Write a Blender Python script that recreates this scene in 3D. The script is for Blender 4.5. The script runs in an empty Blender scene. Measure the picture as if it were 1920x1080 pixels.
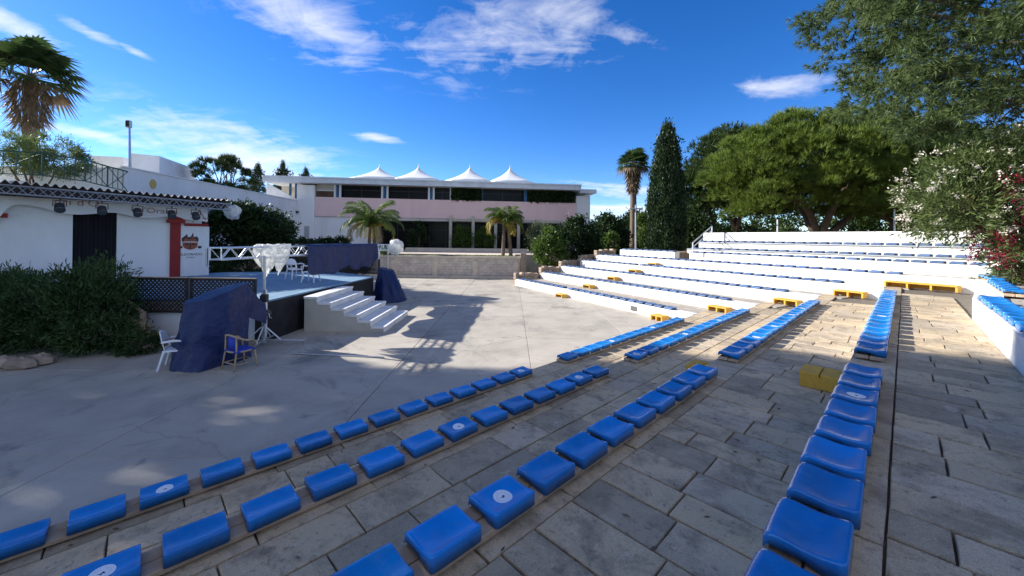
import bpy, math, random
import numpy as np
from mathutils import Vector, Matrix

sc = bpy.context.scene
COL = sc.collection
PI = math.pi
R = math.radians

# ---------------------------------------------------------------- camera
CAM_H = 3.08            # metres above the plaza floor
ROLL = R(0.8)
F = 721.0 / 1920.0
cam = bpy.data.cameras.new('camera')
cam.sensor_width = 36.0
cam.lens = 36.0 * F
cam.shift_y = -(540 - 447) / 1920.0
cam.clip_start = 0.05
cam.clip_end = 3000
camo = bpy.data.objects.new('camera', cam)
COL.objects.link(camo)
camo.matrix_world = Matrix.Translation((0, 0, CAM_H)) @ Matrix.Rotation(PI / 2, 4, 'X') @ Matrix.Rotation(ROLL, 4, 'Z')
sc.camera = camo

# ---------------------------------------------------------------- sun, sky, exposure
SUN = Vector((-1.95, 0.55, 1.0)).normalized()      # direction towards the sun
SUN_EL = math.asin(SUN.z)
SUN_AZ = math.atan2(SUN.x, SUN.y)
sun = bpy.data.lights.new('sun', 'SUN')
sun.energy = 5.0
sun.angle = R(0.55)
sun.color = (1.0, 0.96, 0.90)
suno = bpy.data.objects.new('sun', sun)
COL.objects.link(suno)
suno.rotation_euler = (-SUN).to_track_quat('-Z', 'Y').to_euler()
suno.location = SUN * 60

sc.view_settings.view_transform = 'Standard'
sc.view_settings.look = 'None'
sc.view_settings.gamma = 1.0
sc.view_settings.exposure = 1.0

world = bpy.data.worlds.new('World')
sc.world = world
world.use_nodes = True


class NT:
    """small helper round a node tree"""
    def __init__(s, tree):
        s.t = tree
        s.t.nodes.clear()

    def n(s, kind, **kw):
        nd = s.t.nodes.new(kind)
        for k, v in kw.items():
            setattr(nd, k, v)
        return nd

    def l(s, a, b):
        s.t.links.new(a, b)

    def val(s, sock, v):
        if hasattr(v, 'is_linked') or hasattr(v, 'links'):
            s.t.links.new(v, sock)
        else:
            sock.default_value = v

    def m(s, op, a, b=0.0, c=0.0, clamp=False):
        nd = s.n('ShaderNodeMath', operation=op, use_clamp=clamp)
        s.val(nd.inputs[0], a)
        s.val(nd.inputs[1], b)
        if op in ('MULTIPLY_ADD', 'SMOOTH_MIN', 'SMOOTH_MAX'):
            s.val(nd.inputs[2], c)
        return nd.outputs[0]

    def mixc(s, fac, a, b, blend='MIX'):
        nd = s.n('ShaderNodeMix', data_type='RGBA', blend_type=blend)
        s.val(nd.inputs['Factor'], fac)
        s.val(nd.inputs[6], a)
        s.val(nd.inputs[7], b)
        return nd.outputs[2]

    def noise(s, vec, scale, detail=4.0, rough=0.55, dist=0.0):
        nd = s.n('ShaderNodeTexNoise')
        if vec is not None:
            s.l(vec, nd.inputs['Vector'])
        nd.inputs['Scale'].default_value = scale
        nd.inputs['Detail'].default_value = detail
        nd.inputs['Roughness'].default_value = rough
        nd.inputs['Distortion'].default_value = dist
        return nd

    def ramp(s, fac, stops):
        nd = s.n('ShaderNodeValToRGB')
        el = nd.color_ramp.elements
        while len(el) < len(stops):
            el.new(0.5)
        for e, (p, c) in zip(el, stops):
            e.position = p
            e.color = c if len(c) == 4 else (*c, 1)
        s.l(fac, nd.inputs[0])
        return nd.outputs[0]

    def maprange(s, v, a, b, c=0.0, d=1.0):
        nd = s.n('ShaderNodeMapRange', clamp=True)
        s.val(nd.inputs[0], v)
        for i, q in enumerate((a, b, c, d)):
            nd.inputs[1 + i].default_value = q
        return nd.outputs[0]


def build_world():
    t = NT(world.node_tree)
    out = t.n('ShaderNodeOutputWorld')
    bg = t.n('ShaderNodeBackground')
    bg.inputs[1].default_value = 0.118
    sky = t.n('ShaderNodeTexSky', sky_type='NISHITA', sun_disc=False)
    sky.sun_elevation = SUN_EL
    sky.sun_rotation = SUN_AZ
    sky.altitude = 30
    sky.air_density = 0.7
    sky.dust_density = 0.05
    sky.ozone_density = 2.6
    geo = t.n('ShaderNodeTexCoord')
    sep = t.n('ShaderNodeSeparateXYZ')
    t.l(geo.outputs['Generated'], sep.inputs[0])
    x, y, z = sep.outputs
    # clouds: wisps of cirrus, laid out by compass direction and height over the horizon
    az = t.m('ARCTAN2', x, y)
    el = t.m('ARCSINE', z)
    comb = t.n('ShaderNodeCombineXYZ')
    # cloud layer coordinates: project on a plane overhead
    zz = t.m('ADD', t.m('MAXIMUM', z, 0.0), 0.18)
    t.l(t.m('DIVIDE', x, zz), comb.inputs[0])
    t.l(t.m('DIVIDE', y, zz), comb.inputs[1])
    comb.inputs[2].default_value = 0.0
    mp = t.n('ShaderNodeMapping')
    mp.inputs['Rotation'].default_value = (0, 0, R(28))
    mp.inputs['Scale'].default_value = (0.75, 2.1, 1)
    t.l(comb.outputs[0], mp.inputs[0])
    n1 = t.noise(mp.outputs[0], 1.6, 9, 0.62, 0.55)
    n2 = t.noise(comb.outputs[0], 5.5, 7, 0.66, 0.8)
    # (px centre, py centre) of each bank in view turned into azimuth / elevation, half sizes, tilt, strength
    banks = [(-0.495, 0.462, 0.150, 0.060, -0.20, 1.00), (-0.10, 0.475, 0.19, 0.085, 0.10, .62),
             (0.12, 0.49, 0.15, 0.075, 0.0, .52), (0.30, 0.47, 0.08, 0.02, -0.2, .5), (0.60, 0.322, 0.080, 0.018, -0.10, .85),
             (-0.345, 0.237, 0.050, 0.010, 0.0, .95), (-0.63, 0.175, 0.17, 0.050, -0.12, .92),
             (-0.585, 0.142, 0.13, 0.022, -0.15, .95), (-0.82, 0.168, 0.085, 0.010, -0.10, .90),
             (-0.915, 0.315, 0.055, 0.016, -0.3, .95), (-0.84, 0.338, 0.040, 0.011, -0.3, .8), (-0.78, 0.325, 0.02, 0.006, -0.3, .7),
             (0.28, 0.130, 0.16, 0.026, 0.0, .8), (0.27, 0.075, 0.16, 0.022, 0.0, .97),
             (1.75, 0.35, 0.30, 0.08, 0.1, .8), (-1.7, 0.4, 0.30, 0.10, -0.1, .8), (3.0, 0.5, 0.40, 0.16, 0.2, .9), (-2.6, 0.7, 0.4, 0.15, 0.1, .8), (2.3, 0.7, 0.35, 0.14, 0, .8)]  # last row: unseen banks outside the view, added for neutral fill light
    tot = None
    for (a0, e0, sa, se, tilt, st) in banks:
        da = t.m('SUBTRACT', az, a0)
        de = t.m('SUBTRACT', el, e0)
        c, s = math.cos(tilt), math.sin(tilt)
        u = t.m('ADD', t.m('MULTIPLY', da, c / sa), t.m('MULTIPLY', de, s / sa))
        v = t.m('ADD', t.m('MULTIPLY', da, -s / se), t.m('MULTIPLY', de, c / se))
        d2 = t.m('ADD', t.m('MULTIPLY', u, u), t.m('MULTIPLY', v, v))
        g = t.m('MULTIPLY', t.m('EXPONENT', t.m('MULTIPLY', d2, -0.75)), st)
        tot = g if tot is None else t.m('MAXIMUM', tot, g)
    nn = t.m('ADD', t.m('MULTIPLY', n1.outputs[0], 0.65), t.m('MULTIPLY', n2.outputs[0], 0.35))
    dens = t.m('ADD', t.m('MULTIPLY', tot, 0.50), t.m('MULTIPLY', t.m('SUBTRACT', nn, 0.5), 1.9))
    dens = t.m('MULTIPLY', t.maprange(dens, 0.12, 0.72), t.maprange(tot, 0.03, 0.35))
    # unseen cirrus added behind and beside the view as neutral fill light
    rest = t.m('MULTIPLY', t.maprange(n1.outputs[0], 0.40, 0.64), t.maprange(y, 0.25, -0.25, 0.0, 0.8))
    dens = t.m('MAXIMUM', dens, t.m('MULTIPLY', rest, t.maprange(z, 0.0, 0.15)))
    sat = t.n('ShaderNodeHueSaturation')
    sat.inputs['Saturation'].default_value = 1.32
    sat.inputs['Hue'].default_value = 0.511
    sat.inputs['Value'].default_value = 1.0
    t.l(sky.outputs[0], sat.inputs['Color'])
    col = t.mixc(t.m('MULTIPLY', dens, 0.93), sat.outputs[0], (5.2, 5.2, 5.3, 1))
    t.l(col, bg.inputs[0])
    t.l(bg.outputs[0], out.inputs[0])


build_world()

# ---------------------------------------------------------------- helpers: from the survey of the photograph to metres
CR, SR = math.cos(ROLL), math.sin(ROLL)


def ray(px, py):
    u = (px - 960) / 721.0
    v = -(py - 447) / 721.0
    return Vector((u * CR - v * SR, 1.0, u * SR + v * CR))


def G(px, py, z=0.0):
    r = ray(px, py)
    t = (z - CAM_H) / r.z
    return Vector((r.x * t, r.y * t, z))


def D(px, py, Y):
    r = ray(px, py)
    return Vector((r.x * Y, Y, CAM_H + r.z * Y))


class Facade:
    """vertical plane through two ground points; at(px,py) gives (u,z) on it"""
    def __init__(s, a, b):
        s.a = Vector((a[0], a[1]))
        s.d = (Vector((b[0], b[1])) - s.a)
        s.len = s.d.length
        s.d.normalize()
        s.n = Vector((s.d.y, -s.d.x))      # towards the camera when a is left of b
        s.ang = math.atan2(s.d.y, s.d.x)

    def uz(s, px, py):
        r = ray(px, py)
        # a + d*u = r*t
        det = s.d.x * (-r.y) + r.x * s.d.y
        u = (-s.a.x * (-r.y) - r.x * (s.a.y)) / det if det else 0
        # solve properly
        A = np.array([[s.d.x, -r.x], [s.d.y, -r.y]])
        u, t = np.linalg.solve(A, np.array([-s.a.x, -s.a.y]))
        return u, CAM_H + r.z * t

    def p(s, u, z, out=0.0):
        return Vector((s.a.x + s.d.x * u + s.n.x * out, s.a.y + s.d.y * u + s.n.y * out, z))


# ---------------------------------------------------------------- helpers: materials
def newmat(name):
    m = bpy.data.materials.new(name)
    m.use_nodes = True
    return m, NT(m.node_tree)


def pmat(name, col, rough=0.6, var=0.18, scale=3.0, bump=0.0, bscale=25.0, metal=0.0, rnd=0.0, spec=0.4,
         dirt=None, dirt_scale=1.2, dirt_amt=0.5, coat=0.0, stretch=None, grain=0.0, bdist=0.02):
    m, t = newmat(name)
    out = t.n('ShaderNodeOutputMaterial')
    b = t.n('ShaderNodeBsdfPrincipled')
    geo = t.n('ShaderNodeNewGeometry')
    vec = geo.outputs['Position']
    if stretch:
        mp = t.n('ShaderNodeMapping')
        mp.inputs['Scale'].default_value = stretch
        t.l(vec, mp.inputs[0])
        vec = mp.outputs[0]
    n1 = t.noise(vec, scale, 6, 0.6)
    f = t.maprange(n1.outputs[0], 0.25, 0.75, 1 - var, 1 + var)
    if grain:
        n3 = t.noise(geo.outputs['Position'], 140, 2, 0.6)
        f = t.m('MULTIPLY', f, t.maprange(n3.outputs[0], 0.3, 0.7, 1 - grain, 1 + grain))
    if rnd:
        oi = t.n('ShaderNodeObjectInfo')
        f = t.m('MULTIPLY', f, t.maprange(oi.outputs['Random'], 0, 1, 1 - rnd, 1 + rnd))
    hsv = t.n('ShaderNodeHueSaturation')
    hsv.inputs['Color'].default_value = (*col, 1)
    t.l(f, hsv.inputs['Value'])
    c = hsv.outputs[0]
    if dirt:
        n2 = t.noise(vec, dirt_scale, 8, 0.68, 0.4)
        c = t.mixc(t.m('MULTIPLY', t.maprange(n2.outputs[0], 0.48, 0.72), dirt_amt), c, (*dirt, 1))
    t.l(c, b.inputs['Base Color'])
    b.inputs['Roughness'].default_value = rough
    b.inputs['Metallic'].default_value = metal
    b.inputs['Specular IOR Level'].default_value = spec
    if coat:
        b.inputs['Coat Weight'].default_value = coat
        b.inputs['Coat Roughness'].default_value = 0.12
    if bump:
        n4 = t.noise(geo.outputs['Position'], bscale, 5, 0.6)
        bp = t.n('ShaderNodeBump')
        bp.inputs['Strength'].default_value = bump
        bp.inputs['Distance'].default_value = bdist
        t.l(n4.outputs[0], bp.inputs['Height'])
        t.l(bp.outputs[0], b.inputs['Normal'])
    t.l(b.outputs[0], out.inputs[0])
    return m


def leafmat(name, c1, c2, scale=1.5, trans=0.3, rough=0.5, c3=None):
    m, t = newmat(name)
    out = t.n('ShaderNodeOutputMaterial')
    geo = t.n('ShaderNodeNewGeometry')
    n1 = t.noise(geo.outputs['Position'], scale, 3, 0.6)
    n2 = t.noise(geo.outputs['Position'], scale * 9, 2, 0.6)
    f = t.m('ADD', t.m('MULTIPLY', n1.outputs[0], 0.6), t.m('MULTIPLY', n2.outputs[0], 0.4))
    stops = [(0.36, c1), (0.62, c2)]
    if c3:
        stops.append((0.70, c3))
    col = t.ramp(f, stops)
    b = t.n('ShaderNodeBsdfPrincipled')
    b.inputs['Roughness'].default_value = rough
    b.inputs['Specular IOR Level'].default_value = 0.25
    t.l(col, b.inputs['Base Color'])
    tr = t.n('ShaderNodeBsdfTranslucent')
    hs = t.n('ShaderNodeHueSaturation')
    hs.inputs['Value'].default_value = 1.15
    t.l(col, hs.inputs['Color'])
    t.l(hs.outputs[0], tr.inputs[0])
    mx = t.n('ShaderNodeMixShader')
    mx.inputs[0].default_value = trans
    t.l(b.outputs[0], mx.inputs[1])
    t.l(tr.outputs[0], mx.inputs[2])
    t.l(mx.outputs[0], out.inputs[0])
    return m


def brickmat(name, c1, c2, mortar, ang, bw, bh, rough=0.85, vertical=False):
    """far masonry / paving, too far to tell the pieces apart one by one"""
    m, t = newmat(name)
    out = t.n('ShaderNodeOutputMaterial')
    b = t.n('ShaderNodeBsdfPrincipled')
    geo = t.n('ShaderNodeNewGeometry')
    mp = t.n('ShaderNodeMapping')
    mp.inputs['Rotation'].default_value = (R(90), 0, 0) if vertical else (0, 0, ang)
    t.l(geo.outputs['Position'], mp.inputs[0])
    br = t.n('ShaderNodeTexBrick')
    br.inputs['Scale'].default_value = 1.0
    br.inputs['Brick Width'].default_value = bw
    br.inputs['Row Height'].default_value = bh
    br.inputs['Mortar Size'].default_value = 0.012
    br.inputs['Color1'].default_value = (*c1, 1)
    br.inputs['Color2'].default_value = (*c2, 1)
    br.inputs['Mortar'].default_value = (*mortar, 1)
    t.l(mp.outputs[0], br.inputs[0])
    n1 = t.noise(geo.outputs['Position'], 2.2, 6, 0.65)
    hs = t.n('ShaderNodeHueSaturation')
    t.l(t.maprange(n1.outputs[0], 0.25, 0.75, 0.7, 1.3), hs.inputs['Value'])
    t.l(br.outputs[0], hs.inputs['Color'])
    t.l(hs.outputs[0], b.inputs['Base Color'])
    b.inputs['Roughness'].default_value = rough
    bp = t.n('ShaderNodeBump')
    bp.inputs['Strength'].default_value = 0.35
    bp.inputs['Distance'].default_value = 0.02
    n2 = t.noise(geo.outputs['Position'], 20, 5, 0.6)
    t.l(t.m('SUBTRACT', n2.outputs[0], br.outputs['Fac']), bp.inputs['Height'])
    t.l(bp.outputs[0], b.inputs['Normal'])
    t.l(b.outputs[0], out.inputs[0])
    return m


# ---------------------------------------------------------------- helpers: meshes and objects
class MB:
    def __init__(s):
        s.v = []
        s.f = []
        s.mi = []

    def add(s, vs, fs, mi=0):
        o = len(s.v)
        s.v += [tuple(v) for v in vs]
        s.f += [tuple(i + o for i in f) for f in fs]
        s.mi += [mi] * len(fs)
        return s

    def box(s, c, size, rz=0.0, mi=0, rx=0.0, ry=0.0):
        hx, hy, hz = size[0] / 2, size[1] / 2, size[2] / 2
        M = Matrix.Translation(c) @ Matrix.Rotation(rz, 4, 'Z') @ Matrix.Rotation(ry, 4, 'Y') @ Matrix.Rotation(rx, 4, 'X')
        vs = [M @ Vector((x, y, z)) for z in (-hz, hz) for x, y in ((-hx, -hy), (hx, -hy), (hx, hy), (-hx, hy))]
        return s.add(vs, [(3, 2, 1, 0), (4, 5, 6, 7), (0, 1, 5, 4), (1, 2, 6, 5), (2, 3, 7, 6), (3, 0, 4, 7)], mi)

    def bbox(s, c, size, rz=0.0, bev=0.01, mi=0):
        """box with chamfered edges (top and uprights)"""
        hx, hy, hz = size[0] / 2, size[1] / 2, size[2] / 2
        b = min(bev, hx * .45, hy * .45, hz * .45)
        M = Matrix.Translation(c) @ Matrix.Rotation(rz, 4, 'Z')

        def ring(x, y, z, bb):
            return [(x - bb, -y, z), (x, -y + bb, z), (x, y - bb, z), (x - bb, y, z), (-x + bb, y, z), (-x, y - bb, z), (-x, -y + bb, z), (-x + bb, -y, z)]
        rs = [ring(hx, hy, -hz, b), ring(hx, hy, hz - b, b), ring(hx - b, hy - b, hz, b * .5)]
        vs = [M @ Vector(v) for r in rs for v in r]
        fs = []
        for k in range(2):
            for i in range(8):
                j = (i + 1) % 8
                fs.append((k * 8 + i, k * 8 + j, (k + 1) * 8 + j, (k + 1) * 8 + i))
        fs.append(tuple(range(16, 24)))
        fs.append(tuple(range(7, -1, -1)))
        return s.add(vs, fs, mi)

    def prism(s, poly, z0, z1, mi=0, z1s=None):
        n = len(poly)
        area = sum(poly[i][0] * poly[(i + 1) % n][1] - poly[(i + 1) % n][0] * poly[i][1] for i in range(n))
        if area < 0:
            poly = poly[::-1]
            if z1s:
                z1s = z1s[::-1]
        tops = z1s or [z1] * n
        vs = [(p[0], p[1], z0) for p in poly] + [(p[0], p[1], q) for p, q in zip(poly, tops)]
        fs = [tuple(range(n - 1, -1, -1)), tuple(range(n, 2 * n))]
        for i in range(n):
            j = (i + 1) % n
            fs.append((i, j, n + j, n + i))
        return s.add(vs, fs, mi)

    def wall(s, fc, u0, u1, z0, z1, o0, o1, mi=0):
        """box on a facade between u0..u1, z0..z1, from o0 to o1 metres in front of its plane"""
        a, b, c, d = fc.p(u0, 0, o0), fc.p(u1, 0, o0), fc.p(u1, 0, o1), fc.p(u0, 0, o1)
        return s.prism([a[:2], b[:2], c[:2], d[:2]], z0, z1, mi)

    def tube(s, pts, rad, n=8, mi=0, cap=True):
        pts = [Vector(p) for p in pts]
        if not hasattr(rad, '__len__'):
            rad = [rad] * len(pts)
        o = len(s.v)
        up = None
        for i, p in enumerate(pts):
            d = (pts[min(i + 1, len(pts) - 1)] - pts[max(i - 1, 0)])
            d = d.normalized() if d.length > 1e-9 else Vector((0, 0, 1))
            if up is None:
                up = Vector((0, 0, 1)) if abs(d.z) < .9 else Vector((1, 0, 0))
            x = d.cross(up)
            if x.length < 1e-6:
                x = d.cross(Vector((0, 1, 0)))
            x.normalize()
            y = x.cross(d).normalized()
            up = y
            for k in range(n):
                a = 2 * PI * k / n
                s.v.append(tuple(p + (x * math.cos(a) + y * math.sin(a)) * rad[i]))
        for i in range(len(pts) - 1):
            for k in range(n):
                q = (k + 1) % n
                s.f.append((o + i * n + k, o + (i + 1) * n + k, o + (i + 1) * n + q, o + i * n + q))
                s.mi.append(mi)
        if cap:
            s.f.append(tuple(o + k for k in range(n)))
            s.f.append(tuple(o + (len(pts) - 1) * n + k for k in range(n - 1, -1, -1)))
            s.mi += [mi, mi]
        return s

    def mesh(s, name, mats, origin=(0, 0, 0), smooth=False):
        me = bpy.data.meshes.new(name)
        o = origin
        me.from_pydata([(v[0] - o[0], v[1] - o[1], v[2] - o[2]) for v in s.v], [], s.f)
        if not isinstance(mats, (list, tuple)):
            mats = [mats]
        for m in mats:
            me.materials.append(m)
        if len(mats) > 1:
            me.polygons.foreach_set('material_index', s.mi)
        if smooth:
            me.polygons.foreach_set('use_smooth', [True] * len(me.polygons))
        me.update()
        return me

    def build(s, name, mats, parent=None, origin=None, smooth=False):
        """one mesh object; with a parent the points are taken as world points"""
        if origin is None:
            origin = base_of(parent) if parent else (0, 0, 0)
        return obj(name, s.mesh(name, mats, origin, smooth), parent, (0, 0, 0) if parent else origin)


def base_of(o):
    b = Vector((0, 0, 0))
    while o:
        b += o.location
        o = o.parent
    return b


def obj(name, mesh, parent=None, loc=(0, 0, 0)):
    o = bpy.data.objects.new(name, mesh)
    COL.objects.link(o)
    o.location = loc
    if parent:
        o.parent = parent
    return o


def tag(o, label=None, cat=None, group=None, kind=None):
    if label:
        o['label'] = label
    if cat:
        o['category'] = cat
    if group:
        o['group'] = group
    if kind:
        o['kind'] = kind
    return o


def thing(name, label, cat, loc=(0, 0, 0), group=None):
    o = obj(name, None, None, loc)
    return tag(o, label, cat, group)


def np_mesh(name, verts, nper, mat, parent=None, origin=None, smooth=False):
    """fast mesh from a (N*nper,3) array of separate faces with nper corners each"""
    verts = np.asarray(verts, dtype=np.float32).reshape(-1, 3)
    if origin is None:
        origin = base_of(parent) if parent else Vector((0, 0, 0))
    verts = verts - np.array(origin, dtype=np.float32)
    nv = len(verts)
    nf = nv // nper
    me = bpy.data.meshes.new(name)
    me.vertices.add(nv)
    me.vertices.foreach_set('co', verts.ravel())
    me.loops.add(nv)
    me.loops.foreach_set('vertex_index', np.arange(nv, dtype=np.int32))
    me.polygons.add(nf)
    me.polygons.foreach_set('loop_start', np.arange(0, nv, nper, dtype=np.int32))
    me.update(calc_edges=True)
    me.materials.append(mat)
    me.validate()
    return obj(name, me, parent, (0, 0, 0) if parent else origin)


def unit(a):
    return a / np.maximum(np.linalg.norm(a, axis=1, keepdims=True), 1e-9)


def leaves(rng, pts, length, width, up=0.0, axis=None, spread=1.0):
    """pointed leaf quads (diamonds) at pts; axis = preferred direction (N,3)"""
    n = len(pts)
    d = rng.normal(size=(n, 3))
    if axis is not None:
        d = unit(d) * spread + axis
    d[:, 2] += up
    d = unit(d)
    w = unit(np.cross(d, rng.normal(size=(n, 3))))
    L = (length * rng.uniform(.7, 1.3, (n, 1)))
    W = (width * rng.uniform(.7, 1.3, (n, 1)))
    v = np.empty((n, 4, 3))
    v[:, 0] = pts
    v[:, 1] = pts + d * L * .45 + w * W * .5
    v[:, 2] = pts + d * L
    v[:, 3] = pts + d * L * .45 - w * W * .5
    return v


def tufts(rng, pts, axis, k, length, width, spread=0.55):
    """k needles fanning from each point round its axis, as thin triangles"""
    n = len(pts)
    P = np.repeat(pts, k, 0)
    A = np.repeat(unit(axis), k, 0)
    d = unit(A + rng.normal(size=(n * k, 3)) * spread)
    w = unit(np.cross(d, rng.normal(size=(n * k, 3))))
    L = length * rng.uniform(.65, 1.2, (n * k, 1))
    v = np.empty((n * k, 3, 3))
    v[:, 0] = P + w * width * .5
    v[:, 1] = P + d * L
    v[:, 2] = P - w * width * .5
    return v


def ball(rng, n):
    return unit(rng.normal(size=(n, 3)))


ORD = ['first', 'second', 'third', 'fourth', 'fifth', 'sixth', 'seventh', 'eighth', 'ninth', 'tenth', 'eleventh', 'twelfth',
       'thirteenth', 'fourteenth', 'fifteenth', 'sixteenth', 'seventeenth', 'eighteenth', 'nineteenth', 'twentieth']


def ordn(i):
    if i < 20:
        return ORD[i]
    n = i + 1
    return 'twenty-' + ORD[n - 21] if n < 30 and n > 20 else ('thirtieth' if n == 30 else 'thirty-' + ORD[n - 31])


# ---------------------------------------------------------------- materials
MT = {}
MT['concrete'] = pmat('plaza concrete', (.43, .385, .315), .8, .15, .8, .25, 30, rnd=.05, dirt=(.20, .185, .165), dirt_scale=.9, dirt_amt=.5, grain=.1)
def stained(m):
    t = m.node_tree
    b = next(n for n in t.nodes if n.type == 'BSDF_PRINCIPLED')
    src = b.inputs['Base Color'].links[0].from_socket
    geo = t.nodes.new('ShaderNodeNewGeometry')
    mx = t.nodes.new('ShaderNodeMix'); mx.data_type = 'RGBA'
    col = src
    for sc_, lo, hi, amt, c in ((.33, .57, .64, .62, (.15, .138, .12, 1)), (1.3, .62, .68, .5, (.15, .14, .12, 1)), (.22, .56, .75, .35, (.66, .60, .50, 1))):
        nz = t.nodes.new('ShaderNodeTexNoise'); nz.inputs['Scale'].default_value = sc_; nz.inputs['Detail'].default_value = 9; nz.inputs['Roughness'].default_value = .66; nz.inputs['Distortion'].default_value = .6
        t.links.new(geo.outputs['Position'], nz.inputs['Vector'])
        mr = t.nodes.new('ShaderNodeMapRange'); mr.inputs[1].default_value = lo; mr.inputs[2].default_value = hi; mr.inputs[3].default_value = 0; mr.inputs[4].default_value = amt
        t.links.new(nz.outputs[0], mr.inputs[0])
        mx = t.nodes.new('ShaderNodeMix'); mx.data_type = 'RGBA'
        t.links.new(mr.outputs[0], mx.inputs[0]); t.links.new(col, mx.inputs[6]); mx.inputs[7].default_value = c
        col = mx.outputs[2]
    # hairline cracks
    wn = t.nodes.new('ShaderNodeTexNoise'); wn.inputs['Scale'].default_value = 1.2; wn.inputs['Detail'].default_value = 6
    t.links.new(geo.outputs['Position'], wn.inputs['Vector'])
    av = t.nodes.new('ShaderNodeVectorMath'); av.operation = 'MULTIPLY_ADD'
    t.links.new(wn.outputs['Color'], av.inputs[0]); av.inputs[1].default_value = (1.2, 1.2, 0); t.links.new(geo.outputs['Position'], av.inputs[2])
    vo = t.nodes.new('ShaderNodeTexVoronoi'); vo.feature = 'DISTANCE_TO_EDGE'; vo.inputs['Scale'].default_value = .27
    t.links.new(av.outputs[0], vo.inputs['Vector'])
    mr = t.nodes.new('ShaderNodeMapRange'); mr.inputs[1].default_value = .002; mr.inputs[2].default_value = .007; mr.inputs[3].default_value = .22; mr.inputs[4].default_value = 0
    t.links.new(vo.outputs[0], mr.inputs[0])
    mx = t.nodes.new('ShaderNodeMix'); mx.data_type = 'RGBA'
    t.links.new(mr.outputs[0], mx.inputs[0]); t.links.new(col, mx.inputs[6]); mx.inputs[7].default_value = (.13, .12, .105, 1)
    t.links.new(mx.outputs[2], b.inputs['Base Color'])


stained(MT['concrete'])
MT['joint'] = pmat('concrete joint', (.30, .28, .25), .95, .25, 3)
def slabmat():
    m, t = newmat('stone paving slab')
    out = t.n('ShaderNodeOutputMaterial')
    b = t.n('ShaderNodeBsdfPrincipled')
    geo = t.n('ShaderNodeNewGeometry')
    oi = t.n('ShaderNodeObjectInfo')
    pos = geo.outputs['Position']
    off = t.n('ShaderNodeVectorMath', operation='ADD')
    t.l(pos, off.inputs[0])
    cx = t.n('ShaderNodeCombineXYZ')
    t.l(t.m('MULTIPLY', oi.outputs['Random'], 37.0), cx.inputs[0])
    t.l(t.m('MULTIPLY', oi.outputs['Random'], 91.0), cx.inputs[1])
    t.l(cx.outputs[0], off.inputs[1])
    v = off.outputs[0]
    base = t.ramp(oi.outputs['Random'], [(0.0, (.36, .30, .22)), (.25, (.50, .405, .285)), (.6, (.60, .475, .32)), (.85, (.56, .465, .345)), (1.0, (.42, .355, .27))])
    n1 = t.noise(v, 3.0, 8, .68, .5)
    c = t.mixc(t.maprange(n1.outputs[0], .46, .66, 0, .75), base, (.22, .18, .135, 1))
    n2 = t.noise(v, 17, 6, .7, .3)
    c = t.mixc(t.maprange(n2.outputs[0], .55, .68, 0, .6), c, (.12, .105, .09, 1))
    n3 = t.noise(v, 7.0, 7, .65, .8)
    c = t.mixc(t.maprange(n3.outputs[0], .58, .72, 0, .55), c, (.62, .54, .43, 1))
    n4 = t.noise(pos, 160, 3, .6)
    hs = t.n('ShaderNodeHueSaturation')
    t.l(t.maprange(n4.outputs[0], .3, .7, .75, 1.3), hs.inputs['Value'])
    hs.inputs['Saturation'].default_value = 1.12
    t.l(c, hs.inputs['Color'])
    t.l(hs.outputs[0], b.inputs['Base Color'])
    b.inputs['Roughness'].default_value = .82
    b.inputs['Specular IOR Level'].default_value = .3
    n5 = t.noise(v, 26, 8, .65)
    bp = t.n('ShaderNodeBump')
    bp.inputs['Strength'].default_value = .7
    bp.inputs['Distance'].default_value = .012
    t.l(t.m('ADD', n5.outputs[0], t.m('MULTIPLY', n1.outputs[0], .8)), bp.inputs['Height'])
    t.l(bp.outputs[0], b.inputs['Normal'])
    t.l(b.outputs[0], out.inputs[0])
    return m


MT['slab'] = slabmat()
MT['bed'] = pmat('paving bed', (.16, .135, .105), .95, .3, 6, .5, 40)
MT['white'] = pmat('white masonry paint', (.76, .75, .72), .7, .07, 1.5, .4, 20, dirt=(.42, .37, .30), dirt_scale=2.2, dirt_amt=.5)
MT['white_wall'] = pmat('white render', (.78, .775, .77), .85, .05, .8, .2, 12, dirt=(.56, .55, .53), dirt_scale=.5, dirt_amt=.45, stretch=(1, 1, .35))
MT['pink'] = pmat('pink render', (.80, .56, .53), .85, .05, .7, .2, 12, dirt=(.62, .44, .42), dirt_scale=.6, dirt_amt=.5, stretch=(1, 1, .4))
MT['blue_seat'] = pmat('glossy blue seat plastic', (.003, .185, .55), .27, .16, 6, .08, 22, rnd=.2, spec=.5, dirt=(.07, .20, .46), dirt_scale=11, dirt_amt=.45, coat=.2)
MT['seat_greyblue'] = pmat('grey-blue seat plastic', (.07, .125, .25), .5, .2, 5, .05, 18, rnd=.25, spec=.4, dirt=(.16, .21, .30), dirt_scale=3, dirt_amt=.5)  # duller, greyer blue than the seats of the near rows
MT['wood'] = pmat('weathered plank wood', (.46, .33, .215), .75, .3, 5, .4, 30, rnd=.12, dirt=(.24, .17, .115), dirt_scale=4, dirt_amt=.5)
MT['yellow'] = pmat('yellow painted wood', (.66, .36, .04), .6, .2, 6, .3, 25, dirt=(.22, .15, .07), dirt_scale=6, dirt_amt=.7)
MT['sticker'] = pmat('sticker white', (.85, .86, .88), .4, .04, 10)
MT['sticker_grey'] = pmat('sticker grey print', (.60, .62, .66), .4, .3, 60)
MT['black'] = pmat('black print', (.02, .02, .025), .5, .1, 10)
MT['stone'] = pmat('rubble stone', (.36, .27, .20), .9, .35, 3.0, .8, 14, rnd=.25, dirt=(.16, .13, .10), dirt_scale=3, dirt_amt=.5)
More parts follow.
